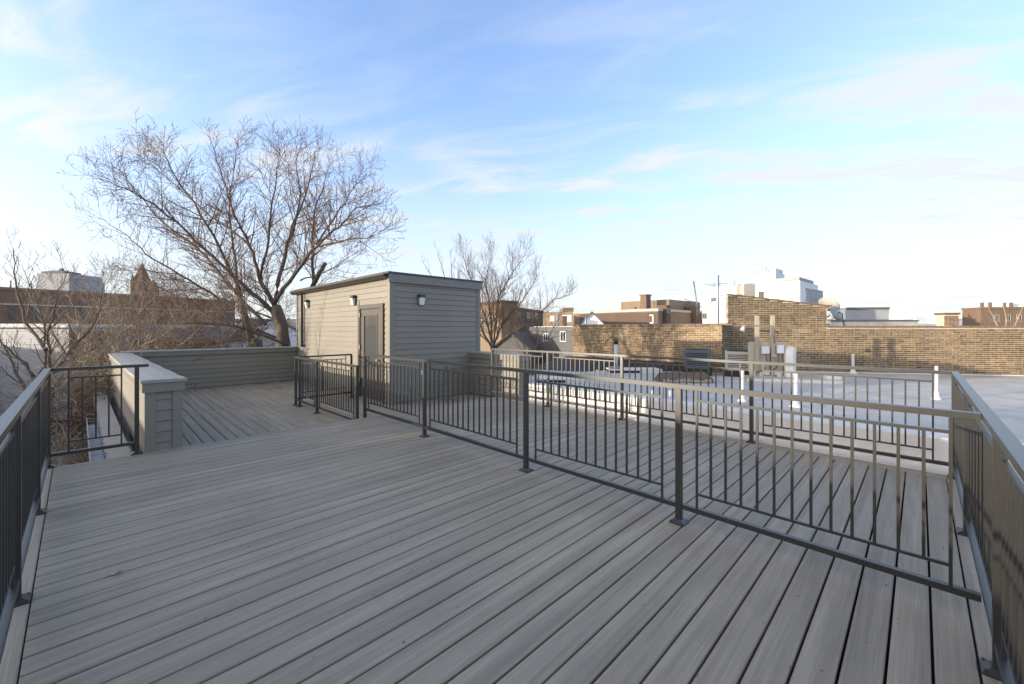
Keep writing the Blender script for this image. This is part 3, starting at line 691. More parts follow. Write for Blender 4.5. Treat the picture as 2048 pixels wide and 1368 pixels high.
# weathered hatch cover lying on the roof
hp = floor_px(1368, 764, RZ)
ht = thing('roof_hatch', 'weathered brown wooden hatch cover lying on the white roof', 'hatch', hp, R(-52))
MB().add([(-.95, -.25, .02), (.95, -.20, .0), (.95, .75, .02), (-.95, .55, .02), (-.85, -.22, .14), (.95, -.18, .15), (.95, .75, .30), (-.75, .55, .28)],
         [(3, 2, 1, 0), (4, 5, 6, 7), (0, 1, 5, 4), (1, 2, 6, 5), (2, 3, 7, 6), (3, 0, 4, 7)]).build('cover', 'wood_dark', ht)
for i in range(7): bx(-.8+i*.24, -.8+i*.24+.22, -.29-random.uniform(0, .04), -.235, .015+random.uniform(0, .02), .10+random.uniform(0, .05)).build('plank', 'wood', ht)
for (u0, u1, v, lab) in ((1077, 1172, 766, 'low white roof hatch with front shade painted black, nearer one'), (1222, 1325, 746, 'low white roof hatch with front shade painted black, farther one')):
    a = floor_px(u0, v, RZ); b = floor_px(u1, v, RZ); w = (b-a).length
    t = thing('roof_hatch', lab, 'hatch', a, math.atan2((b-a).y, (b-a).x))
    bx(0, w*.56, 0, .7, 0, .10).build('base', 'tar', t); bx(-.01, w, .02, .9, .102, .16).build('lid', 'white_coating', t); bx(w*.56+.002, w-.02, .04, .85, 0, .10).build('side', 'white_coating', t)  # black base colours in the shade on the hatch front

# ================================================================== trees
UP = Vector((0, 0, 1))
def rand_unit(r):
    while True:
        v = Vector((r.uniform(-1, 1), r.uniform(-1, 1), r.uniform(-1, 1)))
        if .05 < v.length < 1: return v.normalized()
class Tree:
    def __init__(s, seed): s.r = random.Random(seed); s.tw = MB(); s.bud = MB(); s.nb = 0
    def curve(s, p, d, L, n, up, wob):
        pts = [p]; d = d.normalized()
        for i in range(n):
            d = (d+UP*up/n+rand_unit(s.r)*wob).normalized(); pts.append(pts[-1]+d*(L/n))
        return pts
    def budat(s, p, sz):
        a = rand_unit(s.r)*sz; b = a.cross(rand_unit(s.r)).normalized()*sz*.7; c = a.cross(b).normalized()*sz*.7
        s.bud.add([p+a*1.4, p+b, p-b*.5+c, p-b*.5-c, p-a*.8], [(0, 1, 2), (0, 2, 3), (0, 3, 1), (4, 2, 1), (4, 3, 2), (4, 1, 3)])
    def sprout(s, pts, rad, lev, dens, lens, buds, up, spread, start=.2, rr=None):
        """side shoots along a branch; lev levels left"""
        r = s.r; n = len(pts)-1; Ltot = sum((pts[i+1]-pts[i]).length for i in range(n))
        cnt = max(2, int(Ltot*dens[0]*r.uniform(.8, 1.2)))
        for k in range(cnt):
            t = start+(1-start)*((k+r.random())/cnt); t = min(t, .995); f = t*n; i = int(f); p = pts[i].lerp(pts[i+1], f-i)
            tan = (pts[i+1]-pts[i]).normalized()
            side = tan.cross(rand_unit(r)); side.normalize()
            d = (tan*(1-spread)+side*spread+UP*.12).normalized()
            L = lens[0]*r.uniform(.55, 1.15)*(1.2-.72*t)
            seg = 4 if lev > 1 else 3
            q = s.curve(p, d, L, seg, up, .16 if lev > 1 else .12)
            ra = rad[i]+(rad[i+1]-rad[i])*(f-i); ra = min(ra*.55, [0, .006, .011, .020][lev])*r.uniform(.8, 1.1)
            ra = max(ra, .0042)
            rq = [ra+(max(ra*.4, .0032)-ra)*j/seg for j in range(seg+1)]
            s.tw.tube(q, rq, 3 if lev < 3 else 5, cap=False)
            if lev > 1: s.sprout(q, rq, lev-1, dens[1:], lens[1:], buds, up, spread, .12)
            elif buds:
                for j in range(buds):
                    f2 = (j+1)/buds*seg; i2 = min(int(f2), seg-1); s.budat(q[i2].lerp(q[i2+1], f2-i2), r.uniform(.008, .015)*s.bs)
    bs = 1.0
def smooth_pts(ctrl, n=4):
    out = []
    c = [ctrl[0]]+ctrl+[ctrl[-1]]
    for i in range(1, len(c)-2):
        for j in range(n):
            t = j/n; p0, p1, p2, p3 = c[i-1], c[i], c[i+1], c[i+2]
            out.append(.5*((2*p1)+(p2-p0)*t+(2*p0-5*p1+4*p2-p3)*t*t+(3*p1-p0-3*p2+p3)*t**3))
    out.append(c[-2]); return out
# ------------------------------------------------------------------ the big tree behind the deck
DT = 14.9
def big_tree():
    T = Tree(11); base = px(572, 700, DT)
    t = thing('maple_tree', 'large bare tree with wide budding crown behind the deck', 'tree', (base.x, base.y, GZ))
    off = Vector((base.x, base.y, GZ))
    limbs = [
        ([(566, 690, 0), (545, 625, .1), (500, 585, -.3), (430, 525, -.8), (335, 440, -1.4), (235, 372, -1.9), (148, 338, -2.2)], .125),
        ([(566, 660, 0), (548, 612, .1), (522, 560, .3), (500, 490, .4), (468, 425, .3), (440, 340, .0), (413, 250, -.3)], .13),
        ([(548, 610, 0), (560, 552, .2), (584, 470, .6), (612, 405, .9), (640, 335, 1.2), (655, 272, 1.3)], .11),
        ([(550, 605, 0), (590, 545, -.4), (640, 492, -.9), (693, 452, -1.3), (742, 410, -1.6), (783, 400, -1.8)], .10),
        ([(618, 640, .5), (626, 570, .6), (631, 490, .7), (640, 425, 1.0), (664, 365, 1.3), (692, 300, 1.6)], .10),
        ([(505, 690, .6), (480, 600, .8), (468, 500, 1.1), (458, 400, 1.3), (470, 300, 1.5), (478, 238, 1.6)], .095),
        ([(530, 650, .3), (450, 560, 1.0), (395, 500, 1.4), (300, 428, 2.0), (215, 330, 2.4), (172, 308, 2.6)], .085),
        ([(482, 590, .2), (440, 500, -.4), (385, 405, -.8), (330, 330, -1.1), (305, 262, -1.3)], .075),
        ([(640, 492, -.9), (690, 480, -1.6), (745, 476, -2.2), (776, 455, -2.5)], .05),
        ([(575, 690, -.2), (500, 660, -1.0), (430, 655, -1.6), (365, 660, -2.0), (320, 690, -2.3)], .065),
        ([(520, 660, .6), (430, 640, 1.0), (350, 600, 1.3), (270, 560, 1.6), (205, 540, 1.9)], .065),
        ([(440, 600, .2), (380, 560, -.6), (300, 520, -1.2), (235, 470, -1.7), (165, 430, -2.0)], .055),
        ([(522, 560, .3), (535, 480, -.4), (548, 400, -1.0), (560, 330, -1.3), (575, 290, -1.5)], .065),
        ([(500, 490, .4), (420, 430, 1.2), (350, 370, 1.8), (290, 320, 2.2), (262, 282, 2.4)], .055),
        ([(584, 470, .6), (600, 390, -.2), (598, 330, -.7), (606, 285, -1.0)], .05),
        ([(631, 490, .7), (680, 420, 1.3), (722, 360, 1.8), (744, 320, 2.0)], .05),
        ([(560, 640, .3), (470, 610, 1.6), (400, 590, 2.4), (330, 600, 3.0)], .05),
        ([(600, 560, .1), (650, 545, -.3), (700, 520, -.6), (748, 500, -.8)], .035),
    ]
    # trunk: two stems from the ground
    tr = MB()
    b0 = Vector((base.x+.3, base.y+.35, GZ)); 
    tr.tube(smooth_pts([b0, b0.lerp(px(566, 690, DT), .5)+Vector((.1, .1, 0)), px(568, 690, DT), px(552, 612, DT)]), [.30, .29, .28, .27, .26, .25, .24, .23, .22, .20, .19, .18, .16], 10)
    tr.tube(smooth_pts([b0+Vector((.2, -.2, 0)), px(600, 720, DT+.5), px(618, 640, DT+.5)]), [.24, .23, .22, .21, .19, .17, .16, .14, .12], 9)
    tr.tube(smooth_pts([b0+Vector((-.3, .2, 0)), px(520, 720, DT+.6), px(505, 690, DT+.6), px(482, 600, DT+.8)]), [.24, .23, .22, .20, .18, .17, .16, .15, .14, .13, .12, .11, .10], 9)
    tr.v = [tuple(Vector(v)-off) for v in tr.v]; tr.build('trunk', 'bark', t)
    st = MB().tube([px(624, 575, DT+.6)-off, px(640, 545, DT+.3)-off, px(651, 526, DT+.2)-off], [.085, .075, .07], 9); st.build('cut_stub', 'bark', t)
    for ctrl, r0 in limbs:
        pts = smooth_pts([px(u+(480-u)*.035*max(0, i-1), v+(470-v)*.035*max(0, i-1), DT+dd) for i, (u, v, dd) in enumerate(ctrl)], 4); n_ = len(pts)-1
        pts = [p+rand_unit(T.r)*.035 for p in pts]
        rad = [max(r0*.86*(1-.93*(i/n_)**.75), .008) for i in range(n_+1)]
        mb = MB().tube([p-off for p in pts], rad, 7); mb.build('limb', 'bark', t)
        T.sprout(pts, rad, 3, (4.6, 5.8, 6.0), (1.7, .85, .38), 4, .32, .56, .14)
    T.tw.v = [tuple(Vector(v)-off) for v in T.tw.v]; T.bud.v = [tuple(Vector(v)-off) for v in T.bud.v]
    T.tw.build('twigs', 'twig', t)['kind'] = 'stuff'; T.bud.build('buds', 'bud', t)['kind'] = 'stuff'
    print('big tree', len(T.tw.f), len(T.bud.f))
big_tree()
def small_tree(name, label, stems, seed, dens, lens, m='twig', limbm='bark', buds=2, up=.5, spread=.5, r0=.05, bs=1, group=None, zb=GZ):
    T = Tree(seed); T.bs = bs
    b = Vector(stems[0][0]); off = Vector((b.x, b.y, zb))
    t = thing(name, label, 'tree', off, 0, group)
    tr = MB().tube([Vector((b.x, b.y, zb))-off, (Vector((b.x, b.y, zb)).lerp(b, .5)+Vector((.08, .05, 0)))-off, b-off], [r0*2.1, r0*1.9, r0*1.6], 8); tr.build('trunk', limbm, t)
    for st in stems:
        pts = smooth_pts([Vector(p) for p in st], 4); n_ = len(pts)-1
        pts = [pts[0]]+[p+rand_unit(T.r)*.03 for p in pts[1:]]
        rad = [max(r0*(1-.9*(i/n_)), .006) for i in range(n_+1)]
        MB().tube([p-off for p in pts], rad, 6).build('limb', limbm, t)
        T.sprout(pts, rad, len(dens), dens, lens, buds, up, spread, .12)
    T.tw.v = [tuple(Vector(v)-off) for v in T.tw.v]; T.tw.build('twigs', m, t)['kind'] = 'stuff'
    if T.bud.v: T.bud.v = [tuple(Vector(v)-off) for v in T.bud.v]; T.bud.build('buds', 'bud', t)['kind'] = 'stuff'
    return t
def st(d, *pts): return [px(u, v, d+(q[0] if q else 0)) for u, v, *q in pts]
small_tree('bare_tree', 'bare feathery tree standing right of the bulkhead', [
    st(21, (985, 700), (975, 650, .2), (955, 590, .5), (935, 540, .6), (925, 500, .8)), st(21, (985, 700), (992, 640), (1000, 590, -.5), (1025, 545, -.8), (1052, 505, -1)),
    st(21, (985, 700), (980, 620, .6), (972, 560, .8), (985, 500, 1)), st(21, (985, 700), (1005, 650, .5), (1045, 600, 1), (1078, 545, 1.4)),
    st(21, (990, 695), (1020, 670, -.4), (1065, 640, -.8), (1110, 600, -1.2), (1138, 590, -1.3)), st(21, (985, 700), (965, 660, -.5), (945, 620, -.9), (938, 580, -1))],
    31, (5.0, 6.0, 6.0), (1.5, .85, .5), 'twig', 'bark', 0, .55, .48, .06)
small_tree('bare_tree', 'low twiggy bare tree left of the brick wing', [
    st(17, (1062, 760), (1068, 700), (1075, 660), (1062, 625)), st(17, (1062, 760), (1085, 700), (1105, 660, .5), (1120, 625)), st(17, (1062, 760), (1050, 700), (1040, 665))],
    32, (5.0, 6.0, 6.0), (1.0, .55, .35), 'twig', 'bark', 0, .5, .55, .04)
small_tree('bare_tree', 'thin bare tree top rising behind the bulkhead roof', [
    st(19, (905, 640), (890, 560), (872, 500)), st(19, (905, 640), (905, 560), (900, 505)), st(19, (905, 640), (880, 580), (842, 520))], 33, (2.6, 3.2), (.8, .35), 'twig', 'bark', 5, .7, .4, .035)
small_tree('bare_tree', 'dark stemmed bare tree at the far left behind the railing', [
    st(10.5, (95, 900), (92, 780, .1), (90, 690, .2), (78, 610, .3), (40, 530, .4)), st(10.5, (95, 900), (100, 760, -.3), (98, 680, -.4), (110, 600, -.5), (140, 540, -.6)), st(10.5, (90, 860), (40, 760, .3), (5, 690, .5), (-30, 600, .6)),
    st(10.5, (95, 800), (60, 740, -.3), (20, 700, -.6), (-20, 680, -.8)), st(10.5, (95, 760), (140, 700, .4), (190, 640, .6), (210, 560, .8)), st(10.5, (92, 700), (50, 640, .3), (28, 560, .5), (30, 500, .6))],
    34, (3.2, 4.2, 3.5), (1.1, .55, .3), 'twig', 'bark', 1, .5, .5, .045)
small_tree('bare_tree', 'pale twigged bare tree before the long brown building', [
    st(13, (150, 800), (160, 700), (150, 620, .4), (120, 560, .6)), st(13, (150, 800), (180, 690, -.4), (200, 620, -.6), (205, 540, -.8)), st(13, (150, 800), (120, 700, .5), (85, 640, .8), (60, 590, 1)),
    st(13, (155, 760), (220, 690, .3), (270, 640, .5), (310, 590, .6)), st(13, (155, 760), (230, 720, -.6), (310, 680, -1), (370, 640, -1.3))],
    35, (5.5, 6.5, 5.0), (1.15, .6, .35), 'twig_pale', 'twig_pale', 1, .45, .55, .035)
small_tree('bare_tree', 'tangled pale thicket tree behind the parapet corner', [
    st(15.5, (270, 760), (260, 690), (230, 640), (190, 600)), st(15.5, (270, 760), (300, 680, .5), (320, 620, .8), (350, 580, 1)), st(15.5, (270, 760), (360, 690, -.5), (420, 640, -.8), (470, 610, -1)),
    st(15.5, (275, 740), (220, 700, .5), (160, 680, .8)), st(15.5, (275, 740), (400, 700, .8), (500, 670, 1.2)), st(15.5, (270, 740), (280, 650, -1), (260, 590, -1.3))],
    36, (6.0, 7.0, 5.5), (1.25, .65, .38), 'twig_pale', 'twig_pale', 1, .4, .58, .035)
small_tree('bare_tree', 'brown thicket tree low behind the back parapet', [
    st(18, (420, 760), (400, 690), (360, 640), (330, 590)), st(18, (420, 760), (440, 680, .5), (430, 620, .8), (450, 570, 1)), st(18, (420, 760), (500, 690, -.5), (540, 650, -.8), (580, 620, -1)),
    st(18, (425, 740), (360, 700, .5), (300, 670, .8)), st(18, (425, 740), (520, 700, .8), (590, 670, 1.2))],
    37, (6.0, 7.0, 5.5), (1.3, .7, .42), 'twig', 'twig', 1, .4, .58, .035)
small_tree('bare_tree', 'brown thicket tree before the warehouse left of the spire', [
    st(20, (250, 740), (240, 670), (215, 610), (170, 560)), st(20, (250, 740), (270, 660, .5), (300, 600, .8), (310, 550, 1)), st(20, (250, 740), (320, 680, -.5), (370, 630, -.8), (400, 590, -1)),
    st(20, (250, 740), (180, 690, .5), (120, 650, .8))],
    38, (6.0, 6.5, 5.0), (1.4, .75, .45), 'twig', 'twig', 1, .4, .56, .035)
# brush pile and vines seen through the short railing
def brush(name, label, spots, seed, m):
    r = random.Random(seed); mb = MB(); t = None
    for (u, v, d, n_, sp) in spots:
        c = px(u, v, d)
        for k in range(n_):
            p = c+Vector((r.gauss(0, sp), r.gauss(0, sp), r.gauss(0, sp*.6))); dd = rand_unit(r); dd.z *= .6
            L_ = r.uniform(.25, .8); q = [p, p+dd*L_*.5+rand_unit(r)*.06, p+dd*L_+UP*r.uniform(-.1, .2)]
            a = r.uniform(.003, .009); mb.tube(q, [a, a*.8, a*.4], 3, cap=False)
    o = mb.build(name, m); tag(o, label, 'brush', None, 'stuff'); return o
brush('dead_brush', 'tangle of dry pale vines below the short railing', [(160, 800, 9.0, 420, .55), (200, 760, 10.0, 420, .6), (150, 900, 6.9, 140, .22), (240, 740, 11, 420, .6), (185, 900, 7.4, 120, .2)], 41, 'twig_pale')
brush('dead_brush', 'dark brown dry brush heap between the houses', [(190, 850, 9.5, 500, .6), (150, 870, 8.8, 420, .5), (230, 800, 10.5, 450, .6), (330, 700, 17, 420, .9), (420, 690, 17, 420, .9)], 42, 'leaf_dry')
m_ = MB(); m_.prism([(-1.2, 7.2), (.1, 6.95), (-.15, 13.5), (-1.8, 13.5)], -3.4, -2.2); o = m_.build('lean_to', 'leaf_litter'); tag(o, 'low lean-to roof covered with brown leaf litter', 'roof')

# ================================================================== buildings
def facade(name, label, a, b, vt, T, m, roof=None, wins=(), wm='glass', cat='building', cornice=None, frame='white_wall', zb=GZ, bands=()):
    """box building whose front runs from a=(u,d) to b=(u,d); vt = roofline row at a; windows as (u0,u1,v0,v1) read at the front"""
    A = px(a[0], HOR, a[1]); B = px(b[0], HOR, b[1]); ztop = H-(vt-HOR)/F*a[1]
    L_ = Vector((B.x-A.x, B.y-A.y, 0)); ln = L_.length; rz = math.atan2(L_.y, L_.x); dv = L_.normalized()
    t = thing(name, label, cat, (A.x, A.y, zb), rz); h = ztop-zb
    bx(0, ln, 0, T, 0, h).build('wall', m, t)
    if roof is not None: bx(.15, ln-.15, .15, T-.15, h+.002, h+.08).build('roof', roof, t)
    if roof is not None and ln > 3 and T > 4:
        rr = random.Random(int(ln*100)+int(h*10))
        for q in range(rr.randint(2, 4)):
            xx, yy = rr.uniform(.8, ln-.8), rr.uniform(1.0, T*.6); kind_ = rr.random()
            if kind_ < .4: MB().tube([(xx, yy, h), (xx, yy, h+rr.uniform(.5, 1.1))], .09, 7).build('roof_vent', 'metal_grey', t)
            elif kind_ < .75: bx(xx-.35, xx+.35, yy, yy+.6, h+.05, h+rr.uniform(.5, 1.0)).build('roof_unit', 'grey_wall', t)
            else: MB().tube([(xx, yy, h), (xx, yy, h+1.9)], .03, 5).box(xx-.5, xx+.5, yy-.015, yy+.015, h+1.6, h+1.63).box(xx-.35, xx+.35, yy-.015, yy+.015, h+1.8, h+1.83).build('aerial', 'metal_grey', t)
    if cornice: bx(-.08, ln+.08, -.10, T+.08, h-.28, h+.05).build('cornice', cornice, t)
    def su(u):
        k = (u-1024)/F; # along-front distance where column u meets the front
        dirp = Vector(((1+k)/SQ, (1-k)/SQ)); # point = d*dirp
        # A + s*dv = d*dirp
        det = dv.x*(-dirp.y)+dv.y*dirp.x
        s = (-A.x*(-dirp.y)-A.y*dirp.x)/det
        p = Vector((A.x+s*dv.x, A.y+s*dv.y)); return s, (p.x+p.y)/SQ
    for (u0, u1, v0, v1) in wins:
        s0, d0 = su(u0); s1, d1 = su(u1); dm = (d0+d1)/2; z0 = H-(v1-HOR)/F*dm-zb; z1 = H-(v0-HOR)/F*dm-zb
        if s1 < s0: s0, s1 = s1, s0
        w = link('window', None, t, (0, 0, 0)); fr = max(.05, (s1-s0)*.06)
        MB().box(s0-fr, s1+fr, -.06, .0, z0-fr, z0).box(s0-fr, s1+fr, -.06, .0, z1, z1+fr).box(s0-fr, s0, -.06, .0, z0, z1).box(s1, s1+fr, -.06, .0, z0, z1).box((s0+s1)/2-fr*.3, (s0+s1)/2+fr*.3, -.05, .0, z0, z1).build('frame', frame, w)
        bx(s0, s1, -.02, -.004, z0, z1).build('pane', wm, w)
    for (v0, v1, bm, pr) in bands:
        z0 = H-(v1-HOR)/F*a[1]-zb; z1 = H-(v0-HOR)/F*a[1]-zb; bx(-.02, ln+.02, -pr, -.003, z0, z1).build('band', bm, t)
    return t, ln, h, su
def slanted_gable(name, label, u0, u1, d, v_eave, v_ridge, depth, m, rm, yaw=0, wins=(), cat='house'):
    A = px(u0, HOR, d); B = px(u1, HOR, d); w = (B-A).length; ze = H-(v_eave-HOR)/F*d-GZ; zr = H-(v_ridge-HOR)/F*d-GZ
    c = (A+B)/2; t = thing(name, label, cat, (c.x, c.y, GZ), R(-45)+yaw); hw = w/2
    MB().add([(-hw, 0, 0), (hw, 0, 0), (hw, 0, ze), (0, 0, zr), (-hw, 0, ze), (-hw, depth, 0), (hw, depth, 0), (hw, depth, ze), (0, depth, zr), (-hw, depth, ze)],
             [(0, 1, 2, 3, 4), (9, 8, 7, 6, 5), (1, 6, 7, 2), (5, 0, 4, 9), (0, 5, 6, 1)]).build('wall', m, t)
    o = .22; sl = (zr-ze)/hw
    r = MB()
    for sg in (-1, 1):
        x0, x1 = 0, sg*(hw+o); z0, z1 = zr+.03, zr+.03-sl*(hw+o)
        vv = [(x0, -o, z0), (x1, -o, z1), (x1, depth+o, z1), (x0, depth+o, z0)]; vv += [(x, y, z+.09) for x, y, z in vv]
        ff = [(0, 1, 2, 3), (7, 6, 5, 4), (0, 4, 5, 1), (1, 5, 6, 2), (2, 6, 7, 3), (3, 7, 4, 0)]
        r.add(vv, ff if sg < 0 else [q[::-1] for q in ff])
    r.build('roof', rm, t)
    for (x0, x1, z0, z1) in wins:
        w_ = link('window', None, t, (0, 0, 0)); MB().box(x0-.06, x1+.06, -.05, -.001, z0-.06, z0).box(x0-.06, x1+.06, -.05, -.001, z1, z1+.06).box(x0-.06, x0, -.05, -.001, z0, z1).box(x1, x1+.06, -.05, -.001, z0, z1).build('frame', 'white_wall', w_)
        bx(x0, x1, -.02, -.003, z0, z1).build('pane', 'glass', w_)
    return t
# --- unseen neighbours to the left, towards the sun, shaped to shade the deck
nb = thing('unseen_neighbour_house', 'unseen neighbouring house behind the viewer, slanted roof shaped to shade the deck', 'house', (-4.5, 3, GZ))
hz = -GZ
NY, NZ, NM, NL = 8.60, 2.92, 3.2, 1.31
prof = [(-9.0, GZ), (NY, GZ), (NY, NZ), (NM, NL), (-9.0, NL-.05)]
nv = [(0, y-3, z-GZ) for y, z in prof]+[(-6, y-3, z-GZ) for y, z in prof]
MB().add(nv, [(0, 1, 2, 3, 4), (9, 8, 7, 6, 5)]+[(i, i+5, (i+1) % 5+5, (i+1) % 5) for i in range(5)]).build('wall', 'siding', nb)
rq = [(.05, NY-2.97, NZ+.005-GZ), (.05, NM-3, NL+.005-GZ), (-6.05, NM-3, NL+.005-GZ), (-6.05, NY-2.97, NZ+.005-GZ)]
MB().add(rq+[(x, y, z+.05) for x, y, z in rq],
         [(3, 2, 1, 0), (4, 5, 6, 7), (0, 1, 5, 4), (1, 2, 6, 5), (2, 3, 7, 6), (3, 0, 4, 7)]).build('roof', 'shingle', nb)
for i in range(4):
    w = link('window', None, nb, (.0, -6+i*2.6, 6.2)); MB().box(.001, .05, -.5, -.42, 0, 1.5).box(.001, .05, .42, .5, 0, 1.5).box(.001, .05, -.42, .42, 0, .08).box(.001, .05, -.42, .42, 1.42, 1.5).build('frame', 'white_wall', w); bx(.002, .02, -.42, .42, .08, 1.42).build('pane', 'glass', w)
rt = thing('unseen_terrace_row', 'unseen brown brick terrace row added to shade the yards and parapet', 'house', (-10.5, 9.5, GZ))  # added out of view, height set by the shade it throws
bx(-5, 0, 0, 42, 0, 1.73-GZ).build('wall', 'brown_brick', rt); bx(-5.1, .1, -.1, 42.1, 1.732-GZ, 1.86-GZ).build('cornice', 'stone', rt)
for i in range(9):
    w = link('window', None, rt, (0, 2+i*4.4, 7.4)); MB().box(.001, .06, -.6, .6, -.1, 0).box(.001, .06, -.6, .6, 1.5, 1.62).build('frame', 'stone', w); bx(.002, .03, -.5, .5, .002, 1.498).build('pane', 'glass', w)

# --- white sided house at the left edge
A = px(-70, HOR, 17.5); B = px(137, HOR, 17.5)
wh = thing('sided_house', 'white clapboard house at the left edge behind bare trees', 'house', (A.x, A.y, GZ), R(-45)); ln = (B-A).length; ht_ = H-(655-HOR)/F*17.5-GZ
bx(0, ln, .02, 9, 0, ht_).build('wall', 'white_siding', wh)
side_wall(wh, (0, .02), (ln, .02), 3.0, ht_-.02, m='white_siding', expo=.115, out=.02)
bx(-.1, ln+.1, -.12, 9.1, ht_+.002, ht_+.16).build('roof', 'white_wall', wh)
lw = px(80, HOR, 17.5); s_ = (lw-A).length
w = link('window', None, wh, (s_-2.2, 0, 7.3)); MB().box(-.5, .5, -.05, -.02, -.1, 0).box(-.5, .5, -.05, -.02, 1.4, 1.5).build('frame', 'white_wall', w); bx(-.42, .42, -.04, -.021, .002, 1.398).build('pane', 'glass', w)
w = link('window', None, wh, (s_+.05, 0, 6.4)); MB().box(-.6, .6, -.05, -.02, -.1, 0).box(-.6, .6, -.05, -.02, 1.6, 1.7).build('frame', 'white_wall', w); bx(-.5, .5, -.04, -.021, .002, 1.598).build('pane', 'glass', w)
A2 = px(139, HOR, 17.6); B2 = px(166, HOR, 17.6)
o = MB().box(0, (B2-A2).length, 0, 1.2, 0, H-(662-HOR)/F*17.6-GZ).build('chimney_breast', 'brown_brick', None, (A2.x, A2.y, GZ), R(-45)); tag(o, 'brown brick chimney stack beside the white clapboard house', 'chimney')
A = px(170, HOR, 19.5); B = px(440, HOR, 21.5)
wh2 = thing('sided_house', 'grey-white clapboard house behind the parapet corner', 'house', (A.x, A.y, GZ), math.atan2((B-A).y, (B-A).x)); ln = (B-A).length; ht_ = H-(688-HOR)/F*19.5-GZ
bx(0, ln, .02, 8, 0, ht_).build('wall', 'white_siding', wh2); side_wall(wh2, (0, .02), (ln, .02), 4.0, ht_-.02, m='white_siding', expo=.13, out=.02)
MB().add([(-.2, -.3, ht_), (ln+.2, -.3, ht_), (ln+.2, 4, ht_+.9), (-.2, 4, ht_+.9), (-.2, 8.3, ht_), (ln+.2, 8.3, ht_)], [(0, 1, 2, 3), (3, 2, 5, 4), (0, 3, 4), (1, 5, 2), (0, 4, 5, 1)]).build('roof', 'shingle', wh2)

# --- long brown building and skyline at the left
t, ln, h, su = facade('warehouse', 'long brown brick building across the left background', (-60, 46), (470, 72), 571, 14, 'brown_brick', 'grey_dark', [(18, 30, 612, 640), (60, 74, 612, 640), (105, 119, 613, 640), (150, 163, 614, 640), (192, 205, 615, 640), (235, 247, 616, 640), (275, 286, 617, 640), (313, 324, 618, 640), (350, 360, 619, 640), (388, 397, 620, 640)], 'glass', cornice='clay', frame='brown_brick', bands=((604, 607, 'stone', .1), (654, 657, 'stone', .1)))
facade('tower_block', 'pale windowless tower block on the left skyline', (75, 150), (138, 150), 547, 12, 'grey_wall', 'grey_dark')
t, ln, h, su = facade('tower_block', 'lower pale annex beside the windowless tower block', (138, 152), (156, 152), 560, 10, 'grey_wall', 'grey_dark')
p = px(106, 546, 156); o = MB().add([(-4.5, 0, 0), (4.5, 0, 0), (4.5, 6, 0), (-4.5, 6, 0), (-4.5, 0, .6), (4.5, 0, .6), (4.5, 6, .6), (-4.5, 6, .6), (-.7, 3, 1.5), (.7, 3, 1.5)],
    [(0, 1, 5, 4), (1, 2, 6, 5), (2, 3, 7, 6), (3, 0, 4, 7), (4, 5, 9, 8), (5, 6, 9), (6, 7, 8, 9), (7, 4, 8), (3, 2, 1, 0)]).box(-.5, .5, 2.5, 3.5, 1.4, 2.2).build('roof_house', 'grey_dark', None, p, R(-45)); tag(o, 'dark hipped plant room on the windowless tower block', 'roof')
chp = px(273, HOR, 125); zt = H-(522-HOR)/F*125; zs = H-(562-HOR)/F*125
ct = thing('church_tower', 'brown church tower with pointed spire behind the big tree', 'church', (chp.x, chp.y, GZ), R(-45))
bx(-1.9, 1.9, 0, 3.8, 0, zs-GZ).build('tower', 'dark_brick', ct)
MB().add([(-1.6, .3, 0), (1.6, .3, 0), (1.6, 3.5, 0), (-1.6, 3.5, 0), (0, 1.9, zt-zs)], [(0, 1, 4), (1, 2, 4), (2, 3, 4), (3, 0, 4), (3, 2, 1, 0)]).build('spire', 'brown_brick', ct, (0, 0, zs-GZ+.01))
for sx in (-1, 1):
    MB().add([(-.4, -.4, 0), (.4, -.4, 0), (.4, .4, 0), (-.4, .4, 0), (0, 0, 2.6)], [(0, 1, 4), (1, 2, 4), (2, 3, 4), (3, 0, 4), (3, 2, 1, 0)]).build('pinnacle', 'brown_brick', ct, (sx*1.55, .35, zs-GZ+.02))
    bx(sx*1.0-.35, sx*1.0+.35, -.05, -.005, zs-GZ-3.4, zs-GZ-1.0).build('louvre_opening', 'void', ct)
bx(3.4, 5.2, 0, 2, 0, zs-GZ-2.0).build('side_turret', 'dark_brick', ct)
MB().add([(3.3, -.1, 0), (5.3, -.1, 0), (5.3, 2.1, 0), (3.3, 2.1, 0), (4.3, 1, 2.6)], [(0, 1, 4), (1, 2, 4), (2, 3, 4), (3, 0, 4), (3, 2, 1, 0)]).build('turret_roof', 'brown_brick', ct, (0, 0, zs-GZ-1.99))
# houses behind the tree
slanted_gable('gabled_house', 'small gabled house with brown roof under the big tree', 440, 545, 34, 676, 652, 9, 'stone', 'shingle', R(50), [(-1.2, -.4, 6.5, 7.6), (.5, 1.3, 6.5, 7.6)])
slanted_gable('gabled_house', 'pale gabled house left of the bulkhead behind limbs', 505, 585, 44, 660, 640, 8, 'white_wall', 'shingle', R(25), [(-1.2, -.5, 7, 8.2), (.6, 1.3, 7, 8.2)])
slanted_gable('gabled_house', 'distant white gabled house beyond the big tree', 470, 505, 60, 652, 638, 8, 'white_wall', 'shingle', R(-10), [(-.6, .4, 7, 8.3)])
facade('flat_house', 'low tan house roofline just left of the bulkhead', (540, 70), (605, 66), 640, 9, 'stone', 'grey_dark', [(556, 560, 645, 652), (572, 576, 645, 652)])
